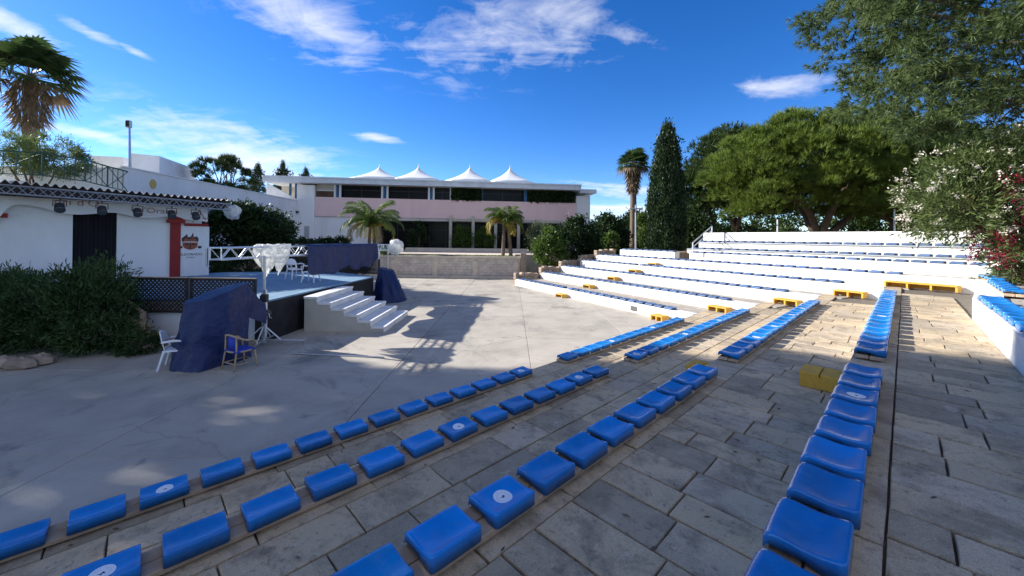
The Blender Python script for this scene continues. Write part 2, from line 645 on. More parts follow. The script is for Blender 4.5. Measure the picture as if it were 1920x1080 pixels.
MT['bark'] = pmat('bark', (.13, .09, .065), .95, .4, 4, .9, 18, stretch=(1, 1, .3))
MT['palm_bark'] = pmat('palm trunk bark', (.15, .11, .08), .95, .35, 6, .9, 14, stretch=(.5, .5, 3))
MT['steel'] = pmat('galvanised steel', (.46, .47, .48), .4, .15, 8, .1, 30, metal=.75)
MT['alu'] = pmat('white aluminium truss', (.74, .75, .76), .35, .1, 8, .1, 30, metal=.45)
MT['darkmetal'] = pmat('black metal', (.03, .03, .035), .45, .2, 8)
MT['greenmetal'] = pmat('dark green metal', (.03, .09, .075), .5, .2, 8)
MT['tarp'] = pmat('blue tarpaulin', (.004, .016, .085), .42, .2, 2.5, 1.0, 6.0, spec=.4, bdist=.045)
MT['deck'] = pmat('blue stage deck boards', (.17, .28, .38), .7, .14, 1.2, .15, 30, dirt=(.27, .42, .52), dirt_scale=1.6, dirt_amt=.5)
MT['stageblack'] = pmat('black stage skirt', (.018, .016, .017), .8, .4, 2, .3, 20, dirt=(.05, .04, .035), dirt_scale=2, dirt_amt=.5)
MT['lattice'] = pmat('dark brown trellis wood', (.028, .02, .018), .7, .3, 6)
MT['plaster'] = pmat('beige plaster', (.50, .46, .38), .9, .12, 2.2, .3, 22, dirt=(.34, .31, .26), dirt_scale=1.6, dirt_amt=.5)
MT['red'] = pmat('red painted column', (.28, .022, .02), .7, .2, 3)
MT['plastic_white'] = pmat('white chair plastic', (.80, .80, .80), .4, .05, 6)
MT['rattan'] = pmat('rattan cane', (.45, .33, .19), .6, .3, 12, .3, 50)
MT['blue_weave'] = pmat('blue woven cane', (.03, .06, .42), .6, .5, 60, .3, 80)
MT['glass'] = pmat('dark window glass', (.010, .011, .012), .2, .3, 1.5, spec=.12)
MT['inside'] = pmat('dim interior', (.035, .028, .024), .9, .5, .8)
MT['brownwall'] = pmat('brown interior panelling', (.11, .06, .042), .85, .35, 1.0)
MT['blue_post'] = pmat('blue painted post', (.03, .12, .26), .5, .15, 3)
MT['eave'] = pmat('pale blue grey eave', (.60, .64, .68), .6, .12, 1.0, dirt=(.42, .46, .52), dirt_scale=.9, dirt_amt=.5)
MT['tent'] = pmat('white tent fabric', (.80, .79, .75), .7, .04, 2)
MT['retain'] = brickmat('retaining wall masonry', (.62, .53, .43), (.56, .48, .40), (.42, .36, .30), 0, .46, .21, vertical=True)
MT['retain_trim'] = pmat('retaining wall trim', (.62, .52, .41), .9, .18, 2.0, .4, 18)
MT['curtain'] = pmat('black stage curtain', (.012, .012, .016), .95, .4, 4, .3, 8, stretch=(3, 3, .2))
MT['roofsheet'] = pmat('brown corrugated sheet', (.13, .085, .065), .65, .25, 2, .1, 20)
MT['roof_glint'] = pmat('sheet edge sun highlight', (.75, .73, .70), .6, .1, 5)  # sun highlight on the roof edge, put in as a white colour
MT['soil'] = pmat('dry soil', (.20, .15, .10), .95, .3, 2, .6, 15)
MT['ground'] = pmat('scrub ground', (.17, .145, .085), .95, .35, .35, .4, 3, dirt=(.07, .085, .035), dirt_scale=.2, dirt_amt=.8)
MT['hill'] = pmat('dry hill', (.24, .17, .09), .95, .25, .02, dirt=(.10, .11, .05), dirt_scale=.05, dirt_amt=.6)
MT['lamp'] = pmat('lamp lens', (.05, .055, .06), .1, .1, 10, spec=.8)


def bagmat():
    m, t = newmat('clear plastic bag')
    out = t.n('ShaderNodeOutputMaterial')
    b = t.n('ShaderNodeBsdfPrincipled')
    b.inputs['Base Color'].default_value = (.80, .80, .78, 1)
    b.inputs['Roughness'].default_value = .3
    tr = t.n('ShaderNodeBsdfTranslucent')
    tr.inputs[0].default_value = (.85, .85, .82, 1)
    tp = t.n('ShaderNodeBsdfTransparent')
    mx = t.n('ShaderNodeMixShader')
    mx.inputs[0].default_value = .45
    t.l(b.outputs[0], mx.inputs[1])
    t.l(tr.outputs[0], mx.inputs[2])
    m2 = t.n('ShaderNodeMixShader')
    geo = t.n('ShaderNodeNewGeometry')
    n1 = t.noise(geo.outputs['Position'], 5, 4, .6)
    t.l(t.maprange(n1.outputs[0], .35, .7, .0, .45), m2.inputs[0])
    t.l(mx.outputs[0], m2.inputs[1])
    t.l(tp.outputs[0], m2.inputs[2])
    n2 = t.noise(geo.outputs['Position'], 9, 4, .6, 1.0)
    bp = t.n('ShaderNodeBump')
    bp.inputs['Strength'].default_value = .8
    bp.inputs['Distance'].default_value = .05
    t.l(n2.outputs[0], bp.inputs['Height'])
    t.l(bp.outputs[0], b.inputs['Normal'])
    t.l(m2.outputs[0], out.inputs[0])
    return m


MT['bag'] = bagmat()
LM = {
    'pine': leafmat('stone pine needles', (.042, .076, .013), (.20, .265, .042), 1.3, .33),
    'pine_dark': leafmat('dark pine needles', (.016, .034, .010), (.06, .095, .022), .7, .25),
    'pine_near': leafmat('grey green pine needles', (.030, .055, .018), (.14, .19, .065), 1.6, .3),
    'cypress': leafmat('cypress scales', (.008, .022, .008), (.032, .058, .018), 1.2, .12),
    'shrub': leafmat('dark shrub leaves', (.010, .022, .008), (.040, .075, .022), 1.2, .25),
    'shrub_light': leafmat('fresh shrub leaves', (.030, .065, .012), (.105, .165, .030), 1.2, .35),
    'shrub_grey': leafmat('grey green shrub leaves', (.045, .062, .030), (.13, .16, .085), 1.2, .25),
    'palm': leafmat('palm leaflets', (.045, .09, .02), (.16, .22, .05), 1.5, .35),
    'palm_yellow': leafmat('yellowing palm leaflets', (.16, .14, .02), (.38, .27, .03), 2.0, .3),
    'palm_dead': leafmat('dead palm thatch', (.12, .085, .05), (.27, .20, .12), 2.0, .15),
    'fan': leafmat('fan palm leaves', (.022, .050, .014), (.075, .115, .035), 1.5, .25),
    'oleander': leafmat('oleander leaves', (.045, .075, .022), (.15, .19, .06), 1.8, .35),
    'flower_white': leafmat('white blossom', (.62, .55, .45), (.80, .74, .64), 6, .35),
    'flower_red': leafmat('crimson blossom', (.22, .012, .035), (.42, .03, .08), 6, .35),
    'rosemary': leafmat('dark green bushy leaves', (.022, .050, .014), (.075, .125, .035), 1.5, .3),
    'acacia': leafmat('feathery pale green leaves', (.06, .10, .03), (.17, .22, .07), 1.3, .35),
}

# ================================================================ SETTING: ground, plaza, terraces
A1, A2 = R(45.6), R(29.0)
RD, NN = Vector((math.sin(A1), math.cos(A1))), Vector((math.cos(A1), -math.sin(A1)))     # along the near rows / uphill from them
TD, MM = Vector((-math.sin(A2), math.cos(A2))), Vector((math.cos(A2), math.sin(A2)))     # along the far tiers / uphill from them
STEP = 0.40
T = [STEP * k for k in range(7)]
ROW_O = [None, -5.17, -3.55, -1.91, -0.298]          # centre line of the seats of near rows 1..4
EDGE = [None] + [o - 0.175 for o in ROW_O[1:]]        # terrace edge in front of them
EDGE.append(0.96)                                    # edge of row 5
TIER = [None, 12.50, 14.35, 15.92, 17.25, 18.15, 19.40]


def nr(t, o):
    return RD * t + NN * o


def fr(s, m):
    return TD * s + MM * m


def solve2(a, ca, b, cb):
    det = a.x * b.y - a.y * b.x
    return Vector(((ca * b.y - a.y * cb) / det, (a.x * cb - ca * b.x) / det))


CORNER = [None] + [solve2(NN, EDGE[k], MM, TIER[k]) for k in range(1, 6)]
TIER_END_S = [None, 22.0, 21.8, 21.7, 21.2, 20.6, 20.0]     # left ends of the tiers
NEAR_T0 = -3.2

# ---- ground sheet to the horizon, hill
g = MB()
g.add([(-900, -200, -.06), (900, -200, -.06), (900, 1600, -.06), (-900, 1600, -.06)], [(0, 1, 2, 3)])
tag(g.build('ground', MT['ground']), kind='structure')

hb = MB()
rng = random.Random(4)
n = 60
for i in range(n + 1):
    x = -120 + i * 10
    h = 19.5 + 5 * math.sin(i * .23 + 1.0) + 2.5 * math.sin(i * .61)
    h *= min(1, i / 8, (n - i) / 10)
    hb.v += [(x, 380, -.5), (x, 470, max(h, 0)), (x, 640, -.5)]
for i in range(n):
    a = 3 * i
    hb.f += [(a, a + 3, a + 4, a + 1), (a + 1, a + 4, a + 5, a + 2)]
    hb.mi += [0, 0]
tag(hb.build('hill', MT['hill'], smooth=True), kind='structure')

# ---- plaza: cast concrete bays with open joints
pl = MB().prism([(-13, -8), (9, -8), (9, 29.6), (-13, 29.6)], -.30, -.028)
plaza = tag(pl.build('plaza', MT['joint']), kind='structure')
rng = random.Random(7)
xs = [-13.0, -9.1, -5.9, -2.7, 0.5, 3.7, 6.9, 9.0]
ys = [-8.0, -4.6, -1.3, 2.0, 5.3, 8.6, 11.9, 15.2, 18.5, 21.8, 25.1, 29.55]
for i in range(len(xs) - 1):
    for j in range(len(ys) - 1):
        x0, x1, y0, y1 = xs[i], xs[i + 1], ys[j], ys[j + 1]
        cx, cy = (x0 + x1) / 2, (y0 + y1) / 2
        if NN.dot(Vector((cx, cy))) > EDGE[1] + 2.4 or MM.dot(Vector((cx, cy))) > TIER[1] + 2.4:
            continue
        jz = rng.uniform(-.002, .002)
        mb = MB().bbox((cx, cy, -.03 + jz), (x1 - x0 - .012, y1 - y0 - .012, .06), 0, .006)
        mb.build('concrete_panel', MT['concrete'], plaza)

# ---- stepped terraces
MT['far_paving'] = brickmat('far terrace paving', (.42, .37, .30), (.35, .31, .255), (.20, .175, .14), -A2 + PI / 2, .6, .38)


def up(p, v, d):
    return p + v * d


UPN, UPM = 16, 22
terr = [None]
for k in range(1, 6):
    if k < 5:
        e0 = nr(NEAR_T0, EDGE[k] + .03)
        poly = [e0, solve2(NN, EDGE[k] + .03, MM, TIER[k] + .03), fr(TIER_END_S[k], TIER[k] + .03), fr(TIER_END_S[k], TIER[k] + 9), Vector((30, 14)), Vector((16, -6)), nr(NEAR_T0, EDGE[k] + 8)]
    else:
        poly = [nr(-1.5, EDGE[5] + .05), nr(12.0, EDGE[5] + .05), Vector((14.33, 11.72)), fr(TIER_END_S[5], TIER[5] + .03), fr(TIER_END_S[5], TIER[5] + 8), Vector((30, 14)), Vector((16, -6)), nr(-1.5, EDGE[5] + 6)]
    mb = MB().prism([tuple(p) for p in poly], -.2, T[k] - .045)
    terr.append(tag(mb.build('terrace', MT['bed'] if k < 5 else MT['far_paving']), kind='structure'))
# far strips of the terraces: paving seen edge-on
for k in range(1, 5):
    a, b = CORNER[k] - TD * .5, fr(TIER_END_S[k], TIER[k])
    w = TIER[k + 1] - TIER[k]
    mb = MB().prism([tuple(p) for p in (a + MM * .39, b + MM * .39, b + MM * w, a + MM * w)], T[k] - .05, T[k] - .010)
    mb.build('far_paving_strip', MT['far_paving'], terr[k])
mb = MB().prism([tuple(p) for p in (Vector((14.6, 11.9)), fr(TIER_END_S[5], TIER[5] + .4), fr(TIER_END_S[5], TIER[6] - .01), Vector((15.9, 12.2)))], T[5] - .04, T[5])
mb.build('far_paving_strip', MT['far_paving'], terr[5])

# stone slabs of the near terraces, one by one
slab_meshes = []
for q in range(7):
    r2 = random.Random(100 + q)
    jit = lambda: r2.uniform(-.007, .007)
    mb = MB()
    ring = []
    for (x, y) in ((-.5, -.5), (0, -.5), (.5, -.5), (.5, 0), (.5, .5), (0, .5), (-.5, .5), (-.5, 0)):
        ring.append((x + (jit() if abs(x) == .5 else 0) * .8, y + (jit() if abs(y) == .5 else 0) * .8))
    rr = [[(x, y, -1.0) for x, y in ring], [(x, y, -.16) for x, y in ring], [(x * .982, y * .985, r2.uniform(-.05, .05)) for x, y in ring]]
    vs = [p for r_ in rr for p in r_] + [(0, 0, r2.uniform(-.06, .06))]
    fs = []
    for l_ in range(2):
        for i in range(8):
            j = (i + 1) % 8
            fs.append((l_ * 8 + i, l_ * 8 + j, l_ * 8 + 8 + j, l_ * 8 + 8 + i))
    for i in range(8):
        fs.append((16 + i, 16 + (i + 1) % 8, 24))
    mb.add(vs, fs)
    slab_meshes.append(mb.mesh('paving_slab', MT['slab']))
rng = random.Random(21)


def slab(parent, t0, t1, o0, o1, z, k):
    c = nr((t0 + t1) / 2, (o0 + o1) / 2)
    o = obj('paving_slab', slab_meshes[rng.randrange(7)], parent, (c.x, c.y, z + rng.uniform(-.004, .004)))
    flip = rng.choice((0, PI))
    o.rotation_euler = (rng.uniform(-.006, .006), rng.uniform(-.006, .006), math.atan2(RD.y, RD.x) + flip)
    g_ = .009
    o.scale = (t1 - t0 - (.020 if k >= 3 else .012), o1 - o0 - (.011 if k >= 3 else .018), .045)


for k in range(1, 5):
    o0, o1 = EDGE[k], EDGE[k + 1] - (.0 if k < 4 else 0.0)
    tend = RD.dot(CORNER[k]) + 1.2
    tmax = {1: 15.0, 2: 15.5, 3: 15.8, 4: 16.0}[k]
    # border course under the planks
    t = NEAR_T0
    while t < tend:
        w = rng.uniform(.55, .95)
        slab(terr[k], t, min(t + w, tend), o0, o0 + .42, T[k], k)
        t += w
    o0 += .42
    if k <= 2:
        nrow = 3
        cuts = [o0 + (o1 - o0) * q / nrow for q in range(nrow + 1)]
        for q in range(1, nrow):
            cuts[q] += rng.uniform(-.05, .05)
        for q in range(nrow):
            t = NEAR_T0 - rng.uniform(0, .5)
            while t < tmax:
                w = rng.choice((.45, .6, .75, .85)) * rng.uniform(.92, 1.08)
                c = nr(t + w / 2, (cuts[q] + cuts[q + 1]) / 2)
                if MM.dot(c) < TIER[k + 1] - .12:
                    slab(terr[k], t, t + w, cuts[q], cuts[q + 1], T[k], k)
                t += w
    else:
        t = NEAR_T0
        while t < tmax:
            w = rng.choice((.30, .36, .40)) * rng.uniform(.95, 1.05)
            if t > 9:
                w *= 1.25
            o = o0
            first = True
            while o < o1 - .02:
                ln = rng.uniform(.52, .74)
                if first:
                    ln *= rng.choice((.45, .7, 1.0))
                    first = False
                e = min(o + ln, o1)
                if o1 - e < .15:
                    e = o1
                c = nr(t + w / 2, (o + e) / 2)
                if MM.dot(c) < TIER[k + 1] - .12:
                    slab(terr[k], t, t + w, o, e, T[k], k)
                o = e
            t += w

# ---- upper level in front of the hotel, with its stone retaining wall
RW0, RW1 = Vector((-13.0, 29.55)), Vector((0.66, 29.75))
UZ = 1.62
ub = MB().prism([(-40, 29.9), (0.3, 29.95), (0.3, 36), (30, 36), (30, 80), (-40, 80)], -.1, UZ - .03)
tag(ub.build('upper_terrace', MT['retain_trim']), kind='structure')

tag_w = thing('retaining_wall', 'long beige stone retaining wall with pilasters behind the plaza', 'wall', (-6, 29.7, 0))
fcw = Facade(RW0, RW1)
MB().wall(fcw, 0, fcw.len, -.1, 1.50, -.35, 0).build('masonry', MT['retain'], tag_w)
MB().wall(fcw, 0, fcw.len + .06, 1.50, 1.66, -.40, .07).build('coping', MT['retain_trim'], tag_w)
for px in (738, 816, 891, 967):
    u, z = fcw.uz(px, 500)
    MB().wall(fcw, u - .2, u + .2, 0, 1.30, .004, .10).build('pilaster', MT['retain_trim'], tag_w)
MB().wall(fcw, 2, fcw.len, 0.001, .16, .11, .55).build('plinth', MT['retain_trim'], tag_w)
MB().wall(fcw, fcw.len + .02, fcw.len + .45, -.05, 1.95, -.45, .08).build('gate_pier', MT['stone'], tag_w)

# ================================================================ TIERS: riser walls, end parapets
def riser(k, name, label, pts, z0, z1, thick, mat='white'):
    """white painted riser along a polyline, thickness uphill"""
    mb = MB()
    m = len(pts)
    inner = []
    for i, p in enumerate(pts):
        if i == 0:
            d = (pts[1] - pts[0]).normalized()
            nrm = Vector((-d.y, d.x))
            inner.append(p - nrm * thick * SIDE)
        elif i == m - 1:
            d = (pts[-1] - pts[-2]).normalized()
            nrm = Vector((-d.y, d.x))
            inner.append(p - nrm * thick * SIDE)
        else:
            d1 = (pts[i] - pts[i - 1]).normalized()
            d2 = (pts[i + 1] - pts[i]).normalized()
            n1, n2 = Vector((-d1.y, d1.x)), Vector((-d2.y, d2.x))
            b = (n1 + n2).normalized()
            inner.append(p - b * (thick / max(.3, b.dot(n1))) * SIDE)
    for i in range(m - 1):
        mb.prism([tuple(pts[i]), tuple(pts[i + 1]), tuple(inner[i + 1]), tuple(inner[i])], z0, z1)
    base = (*pts[m // 2], z0)
    o = mb.build(name, MT[mat], None, (base[0], base[1], base[2]))
    return tag(o, label, 'wall', 'white risers of the seating tiers')


SIDE = 1
names = ['lowest', 'second', 'third', 'fourth', 'fifth', 'sixth']
for k in range(1, 5):
    c0 = solve2(NN, EDGE[k] - .01, MM, TIER[k] - .01)
    c1 = solve2(NN, EDGE[k] + .05, MM, TIER[k] + .39)
    e0 = fr(TIER_END_S[k], TIER[k] - .01)
    n0 = nr(NEAR_T0, EDGE[k] - .01)
    mb = MB()
    mb.prism([tuple(p) for p in (c0, e0, fr(TIER_END_S[k], TIER[k] + .39), c1)], T[k - 1] - .05, T[k] + .012)
    mb.prism([tuple(p) for p in (nr(NEAR_T0, EDGE[k] + .012), nr(RD.dot(c0), EDGE[k] + .012), nr(RD.dot(c0), EDGE[k] + .029), nr(NEAR_T0, EDGE[k] + .029))], T[k - 1] - .05, T[k] - .05)
    o = mb.build('riser_wall', MT['white'], None, (c0.x, c0.y, T[k - 1]))
    tag(o, f'white painted riser wall of the {names[k-1]} seating tier', 'wall', 'white risers of the seating tiers')
S5 = nr(12.0, EDGE[5])
riser(5, 'riser_wall', 'white riser wall of the fifth tier, reaching the right picture edge', [nr(-1.5, EDGE[5]), S5, Vector((14.25, 11.72)), fr(TIER_END_S[5], TIER[5])], T[4] - .05, T[5] + .012, .40)
# sixth tier in two pieces with the cypress between
riser(6, 'riser_wall', 'short white riser of the sixth tier left of the cypress', [fr(15.2, TIER[6]), fr(19.6, TIER[6])], T[5] - .05, T[6] + .012, .45)
riser(6, 'riser_wall', 'long white riser of the sixth tier right of the cypress', [fr(3.3, TIER[6] + .6), fr(3.3, TIER[6]), fr(14.2, TIER[6])], T[5] - .05, T[6] + .012, .45)
tb = MB().prism([tuple(p) for p in (fr(3.2, TIER[6] + .46), fr(14.2, TIER[6] + .46), fr(14.2, TIER[6] + 3.2), fr(1.6, TIER[6] + 3.2))], .5, T[6] - .01)
tag(tb.build('terrace', MT['far_paving']), kind='structure')
tb = MB().prism([tuple(p) for p in (fr(15.2, TIER[6] + .46), fr(19.6, TIER[6] + .46), fr(19.6, TIER[6] + 3), fr(15.2, TIER[6] + 3))], .5, T[6] - .01)
tag(tb.build('terrace', MT['soil']), kind='structure')

# grandstand benches at the top: two plank rows on white bearers, white board fence behind
M7, M8, M9 = 20.45, 21.5, 22.5
Z7, Z8, ZF = 2.62, 3.02, 3.62
S0, S1 = 3.0, 15.1
for (mm, zz, lab) in ((M7, Z7, 'lower grey plank bench of the white grandstand at the top'), (M8, Z8, 'upper grey plank bench of the white grandstand at the top')):
    b = thing('plank_bench', lab, 'bench', (*fr((S0 + S1) / 2, mm), T[6]))
    MB().prism([tuple(p) for p in (fr(S0, mm - .06), fr(S1, mm - .06), fr(S1, mm + .34), fr(S0, mm + .34))], zz - .05, zz).build('plank', MT['steel'], b)
    MB().prism([tuple(p) for p in (fr(S0, mm + .0), fr(S1, mm + .0), fr(S1, mm + .06), fr(S0, mm + .06))], T[6] - .05, zz - .052).build('front_board', MT['white'], b)
    for i in range(9):
        s_ = S0 + .1 + (S1 - S0 - .2) * i / 8
        c = fr(s_, mm + .22)
        MB().box((c.x, c.y, (T[6] + zz - .052) / 2), (.08, .08, zz - .052 - T[6]), A2).build('leg', MT['steel'], b)
fen = thing('board_fence', 'white board fence along the top of the seating tiers', 'fence', (*fr(9, M9), T[6]))
nb = 9
for i in range(nb):
    s0, s1 = S0 + (S1 - S0 + .4) * i / nb, S0 + (S1 - S0 + .4) * (i + 1) / nb
    for r_ in range(4):
        z0 = 2.62 + r_ * .25
        c = fr((s0 + s1) / 2, M9 + random.Random(i * 7 + r_).uniform(-.006, .006))
        MB().bbox((c.x, c.y, z0 + .122), (s1 - s0 - .012, .03, .238), PI / 2 + A2, .006).build('board', MT['white'], fen)
    c = fr(s0, M9 + .06)
    MB().box((c.x, c.y, 2.95), (.07, .07, 1.3), A2).build('post', MT['steel'], fen)
# white post at the right end of the benches
pp = fr(2.9, M7 - .5)
tag(MB().bbox((pp.x, pp.y, 2.55), (.16, .16, 1.1), A2, .01).build('end_post', MT['white'], None, (pp.x, pp.y, 2.0)), 'white square post at right end of the upper benches', 'post')

# stair rail at the left end of the grandstand
hr = thing('handrail', 'white tubular stair handrail at left end of the upper benches', 'handrail', (*fr(14.6, 19.9), 2.4))
for dm, in ((0,),):
    a = D(1299, 470, 21.2); a2 = D(1299, 455, 21.2); b_ = D(1335, 441, 23.4); b2 = D(1335, 424, 23.4)
    MB().tube([a - Vector((0, 0, .1)), a2], .035).build('post', MT['alu'], hr)
    MB().tube([b_ - Vector((0, 0, .5)), b2], .035).build('post', MT['alu'], hr)
    MB().tube([a2, b2], .03).build('rail', MT['alu'], hr)
    m_ = Vector((0, 0, .26))
    MB().tube([a2 - m_, b2 - m_], .025).build('rail', MT['alu'], hr)

# stone parapet pieces at the left ends of the tiers
rng = random.Random(5)
for k in range(1, 6):
    p0 = fr(TIER_END_S[k] + .05, TIER[k] - .05)
    p1 = fr(TIER_END_S[k] + .05, TIER[k] + 1.75)
    par = thing('stone_parapet', f'rough brown stone parapet closing the left end of the {names[k-1]} tier', 'wall', (*((p0 + p1) / 2), T[k - 1]), 'stone parapets stepping up beside the tiers')
    L = (p1 - p0).length
    q = 0
    zt = T[k] + .42
    # core and individual stones
    c = (p0 + p1) / 2
    MB().box((c.x, c.y, (T[k - 1] + zt - .12) / 2), (L - .1, .28, zt - .12 - T[k - 1]), A2).build('core', MT['stone'], par)
    for row in range(2):
        x = 0
        while x < L:
            w = rng.uniform(.2, .36)
            w = min(w, L - x)
            pc = p0 + MM * (x + w / 2)
            h = .20 if row < 1 else rng.uniform(.14, .26)
            MB().bbox((pc.x, pc.y, T[k] - .02 + row * .2 + h / 2), (w - .02, .36 + rng.uniform(-.03, .03), h - .012), A2 + rng.uniform(-.05, .05), .03).build('stone', MT['stone'], par)
            x += w

# ================================================================ SEATS
SW, SD = .178, .150


def seat_top(u, v):
    """height of the moulded pan; u across -1..1, v from front -1 to back 1"""
    z = .088
    z += .004 * math.exp(-((v + .62) / .30) ** 2) - .006 * math.exp(-((v - .15) / .38) ** 2) + .010 * max(0.0, (v - .45) / .55) ** 1.2
    dish = (1 - abs(u) ** 2.4) * max(0.0, 1 - abs((v - .02) / .86) ** 4)
    z -= .016 * dish
    z -= .024 * max(0.0, (-v - .80) / .20) ** 1.8
    z -= .008
    return z


def seat_mesh(nu, nv, name, mat='blue_seat'):
    W, Dp = SW, SD
    mb = MB()
    idx = {}

    def sq(u, v):
        k = .13
        # rounded corners
        x, y = u, v
        cu, cv = max(0, abs(u) - (1 - k)), max(0, abs(v) - (1 - k))
        if cu > 0 and cv > 0:
            m = max(cu, cv)
            l = math.hypot(cu, cv)
            cu, cv = cu * m / l, cv * m / l
            x = math.copysign(1 - k + cu, u)
            y = math.copysign(1 - k + cv, v)
        return x * W, y * Dp
    us = [-1 + 2 * i / nu for i in range(nu + 1)]
    vs_ = [-1 + 2 * j / nv for j in range(nv + 1)]
    us = [math.copysign(abs(u) ** .7, u) for u in us]
    vs_ = [math.copysign(abs(u) ** .7, u) for u in vs_]
    for i, u in enumerate(us):
        for j, v in enumerate(vs_):
            x, y = sq(u * .985, v * .982)
            idx[i, j] = len(mb.v)
            mb.v.append((x, y, seat_top(u, v)))
    for i in range(nu):
        for j in range(nv):
            mb.f.append((idx[i, j], idx[i + 1, j], idx[i + 1, j + 1], idx[i, j + 1]))
            mb.mi.append(0)
    rim = [(i, 0) for i in range(nu)] + [(nu, j) for j in range(nv)] + [(i, nv) for i in range(nu, 0, -1)] + [(0, j) for j in range(nv, 0, -1)]
    prev = [idx[r_] for r_ in rim]
    m = len(rim)

    def bottom(u, v):
        # the side skirts are cut up in front, the back and front skirts reach the plank
        if v > .55 or v < -.93:
            return .0
        return .030 if v < .1 else .030 * (1 - (v - .1) / .45)
    for (ex, dz, low) in ((1.0, -.0035, 0), (1.010, -.012, 0), (1.022, 0, 1), (.95, 0, 2)):
        ring = []
        for (i, j) in rim:
            u, v = us[i], vs_[j]
            x, y = sq(u * ex, v * ex) if low < 2 else sq(u * ex, v * ex)
            zt = seat_top(u, v)
            z = zt + dz if low == 0 else bottom(u, v) + (0 if low == 1 else .012)
            ring.append(len(mb.v))
            mb.v.append((x, y, z))
        for i in range(m):
            j = (i + 1) % m
            mb.f.append((prev[i], ring[i], ring[j], prev[j]))
            mb.mi.append(0)
        prev = ring
    return mb.mesh(name, MT[mat], smooth=True)


SEAT_HI = seat_mesh(14, 12, 'seat_pan')
SEAT_LO = seat_mesh(5, 4, 'seat_pan_far')
SEAT_GREYBLUE = seat_mesh(8, 6, 'seat_pan_greyblue', 'seat_greyblue')


def sticker_mesh():
    mb = MB()
    r0 = .066

    def ring(r, z, n=28):
        o = len(mb.v)
        for i in range(n):
            a = 2 * PI * i / n
            x, y = r * math.cos(a), r * math.sin(a) + .01
            mb.v.append((x, y, seat_top(x / SW, y / SD) + z))
        return [o + i for i in range(n)]

    def band(a, b, mi):
        n = len(a)
        for i in range(n):
            j = (i + 1) % n
            mb.f.append((a[i], a[j], b[j], b[i]))
            mb.mi.append(mi)
    A, B, C, Dd, E_ = ring(r0, .0015), ring(.0575, .0018), ring(.0555, .0018), ring(.034, .0018), ring(.0325, .0018)
    band(A, B, 0); band(B, C, 1); band(C, Dd, 0); band(Dd, E_, 1)
    mb.f.append(tuple(E_)); mb.mi.append(0)
    # bits of lettering round the ring
    for i in range(22):
        a = 2 * PI * i / 22
        if i in (5, 16):
            continue
        c = Vector((.0435 * math.cos(a), .0435 * math.sin(a) + .01))
        z = seat_top(c.x / SW, c.y / SD) + .0026
        tx, ty = -math.sin(a), math.cos(a)
        w, h = .0026, .0045
        vs = [(c.x + tx * sx * w + math.cos(a) * sy * h, c.y + ty * sx * w + math.sin(a) * sy * h, z) for sx, sy in ((-1, -1), (1, -1), (1, 1), (-1, 1))]
        mb.add(vs, [(0, 1, 2, 3)], 1)
    z = seat_top(0, .05) + .0032
    bird = [(-.018, .012), (-.004, .004), (.002, .020), (.010, .004), (.024, -.004), (.008, -.006), (.012, -.018), (.0, -.008), (-.010, -.014)]
    mb.add([(x, y + .01, z) for x, y in bird], [tuple(range(len(bird)))], 2)
    return mb.mesh('sticker', [MT['sticker'], MT['sticker_grey'], MT['black']])


STICK = sticker_mesh()
seats = []      # (location, rotation, label, group, sticker)
jr = random.Random(11)


def row_block(p0, p1, n, z, ang, what, group, stickers=()):
    for i in range(n):
        f = i / (n - 1) if n > 1 else 0
        p = p0.lerp(p1, f)
        st = i in stickers
        seats.append(((p.x + jr.uniform(-.006, .006), p.y + jr.uniform(-.006, .006), z), ang + jr.uniform(-.02, .02),
                      ('blue seat with white sticker, ' if st else 'blue plastic seat, ') + what.format(ordn(i)), group, st))


ANG_N = math.atan2(-NN.x, NN.y) + PI      # local +y (seat back) points uphill
ANG_N = math.atan2(NN.y, NN.x) - PI / 2
ANG_T = math.atan2(MM.y, MM.x) - PI / 2
PT = .465
nm = [None, 'front', 'second', 'third', 'fourth']
t_last = [None, 5.35, 5.45, 5.52, 5.53]
n_near = [None, 17, 16, 14, 12]
stk_near = [None, (0, 11, 16), (1, 6, 12), (8,), (2,)]
far_end = [None, 12.72, 13.75, 14.6, 15.45]
stk_far = [None, (4, 9), (0, 5, 10), (3, 6, 10, 13), (7, 14, 17)]
planks = []
for k in range(1, 5):
    o = ROW_O[k]
    n = n_near[k]
    zs = T[k] + .062
    row_block(nr(t_last[k], o), nr(t_last[k] - PT * (n - 1), o), n, zs, ANG_N,
              '{} back from middle aisle, near block of ' + nm[k] + ' row', 'blue seats on planks in the near rows', stk_near[k])
    planks.append((k, t_last[k] - PT * n - .05, t_last[k] + .22, f'long wooden plank under the near blue seats of the {nm[k]} row'))
    n = int(round((far_end[k] - 6.82) / PT)) + 1
    row_block(nr(6.82, o), nr(far_end[k], o), n, zs, ANG_N,
              '{} beyond middle aisle, far block of ' + nm[k] + ' row', 'blue seats on planks in the near rows', stk_far[k])
    planks.append((k, 6.82 - .22, far_end[k] + .22, f'wooden plank under the sunlit far blue seats of the {nm[k]} row'))
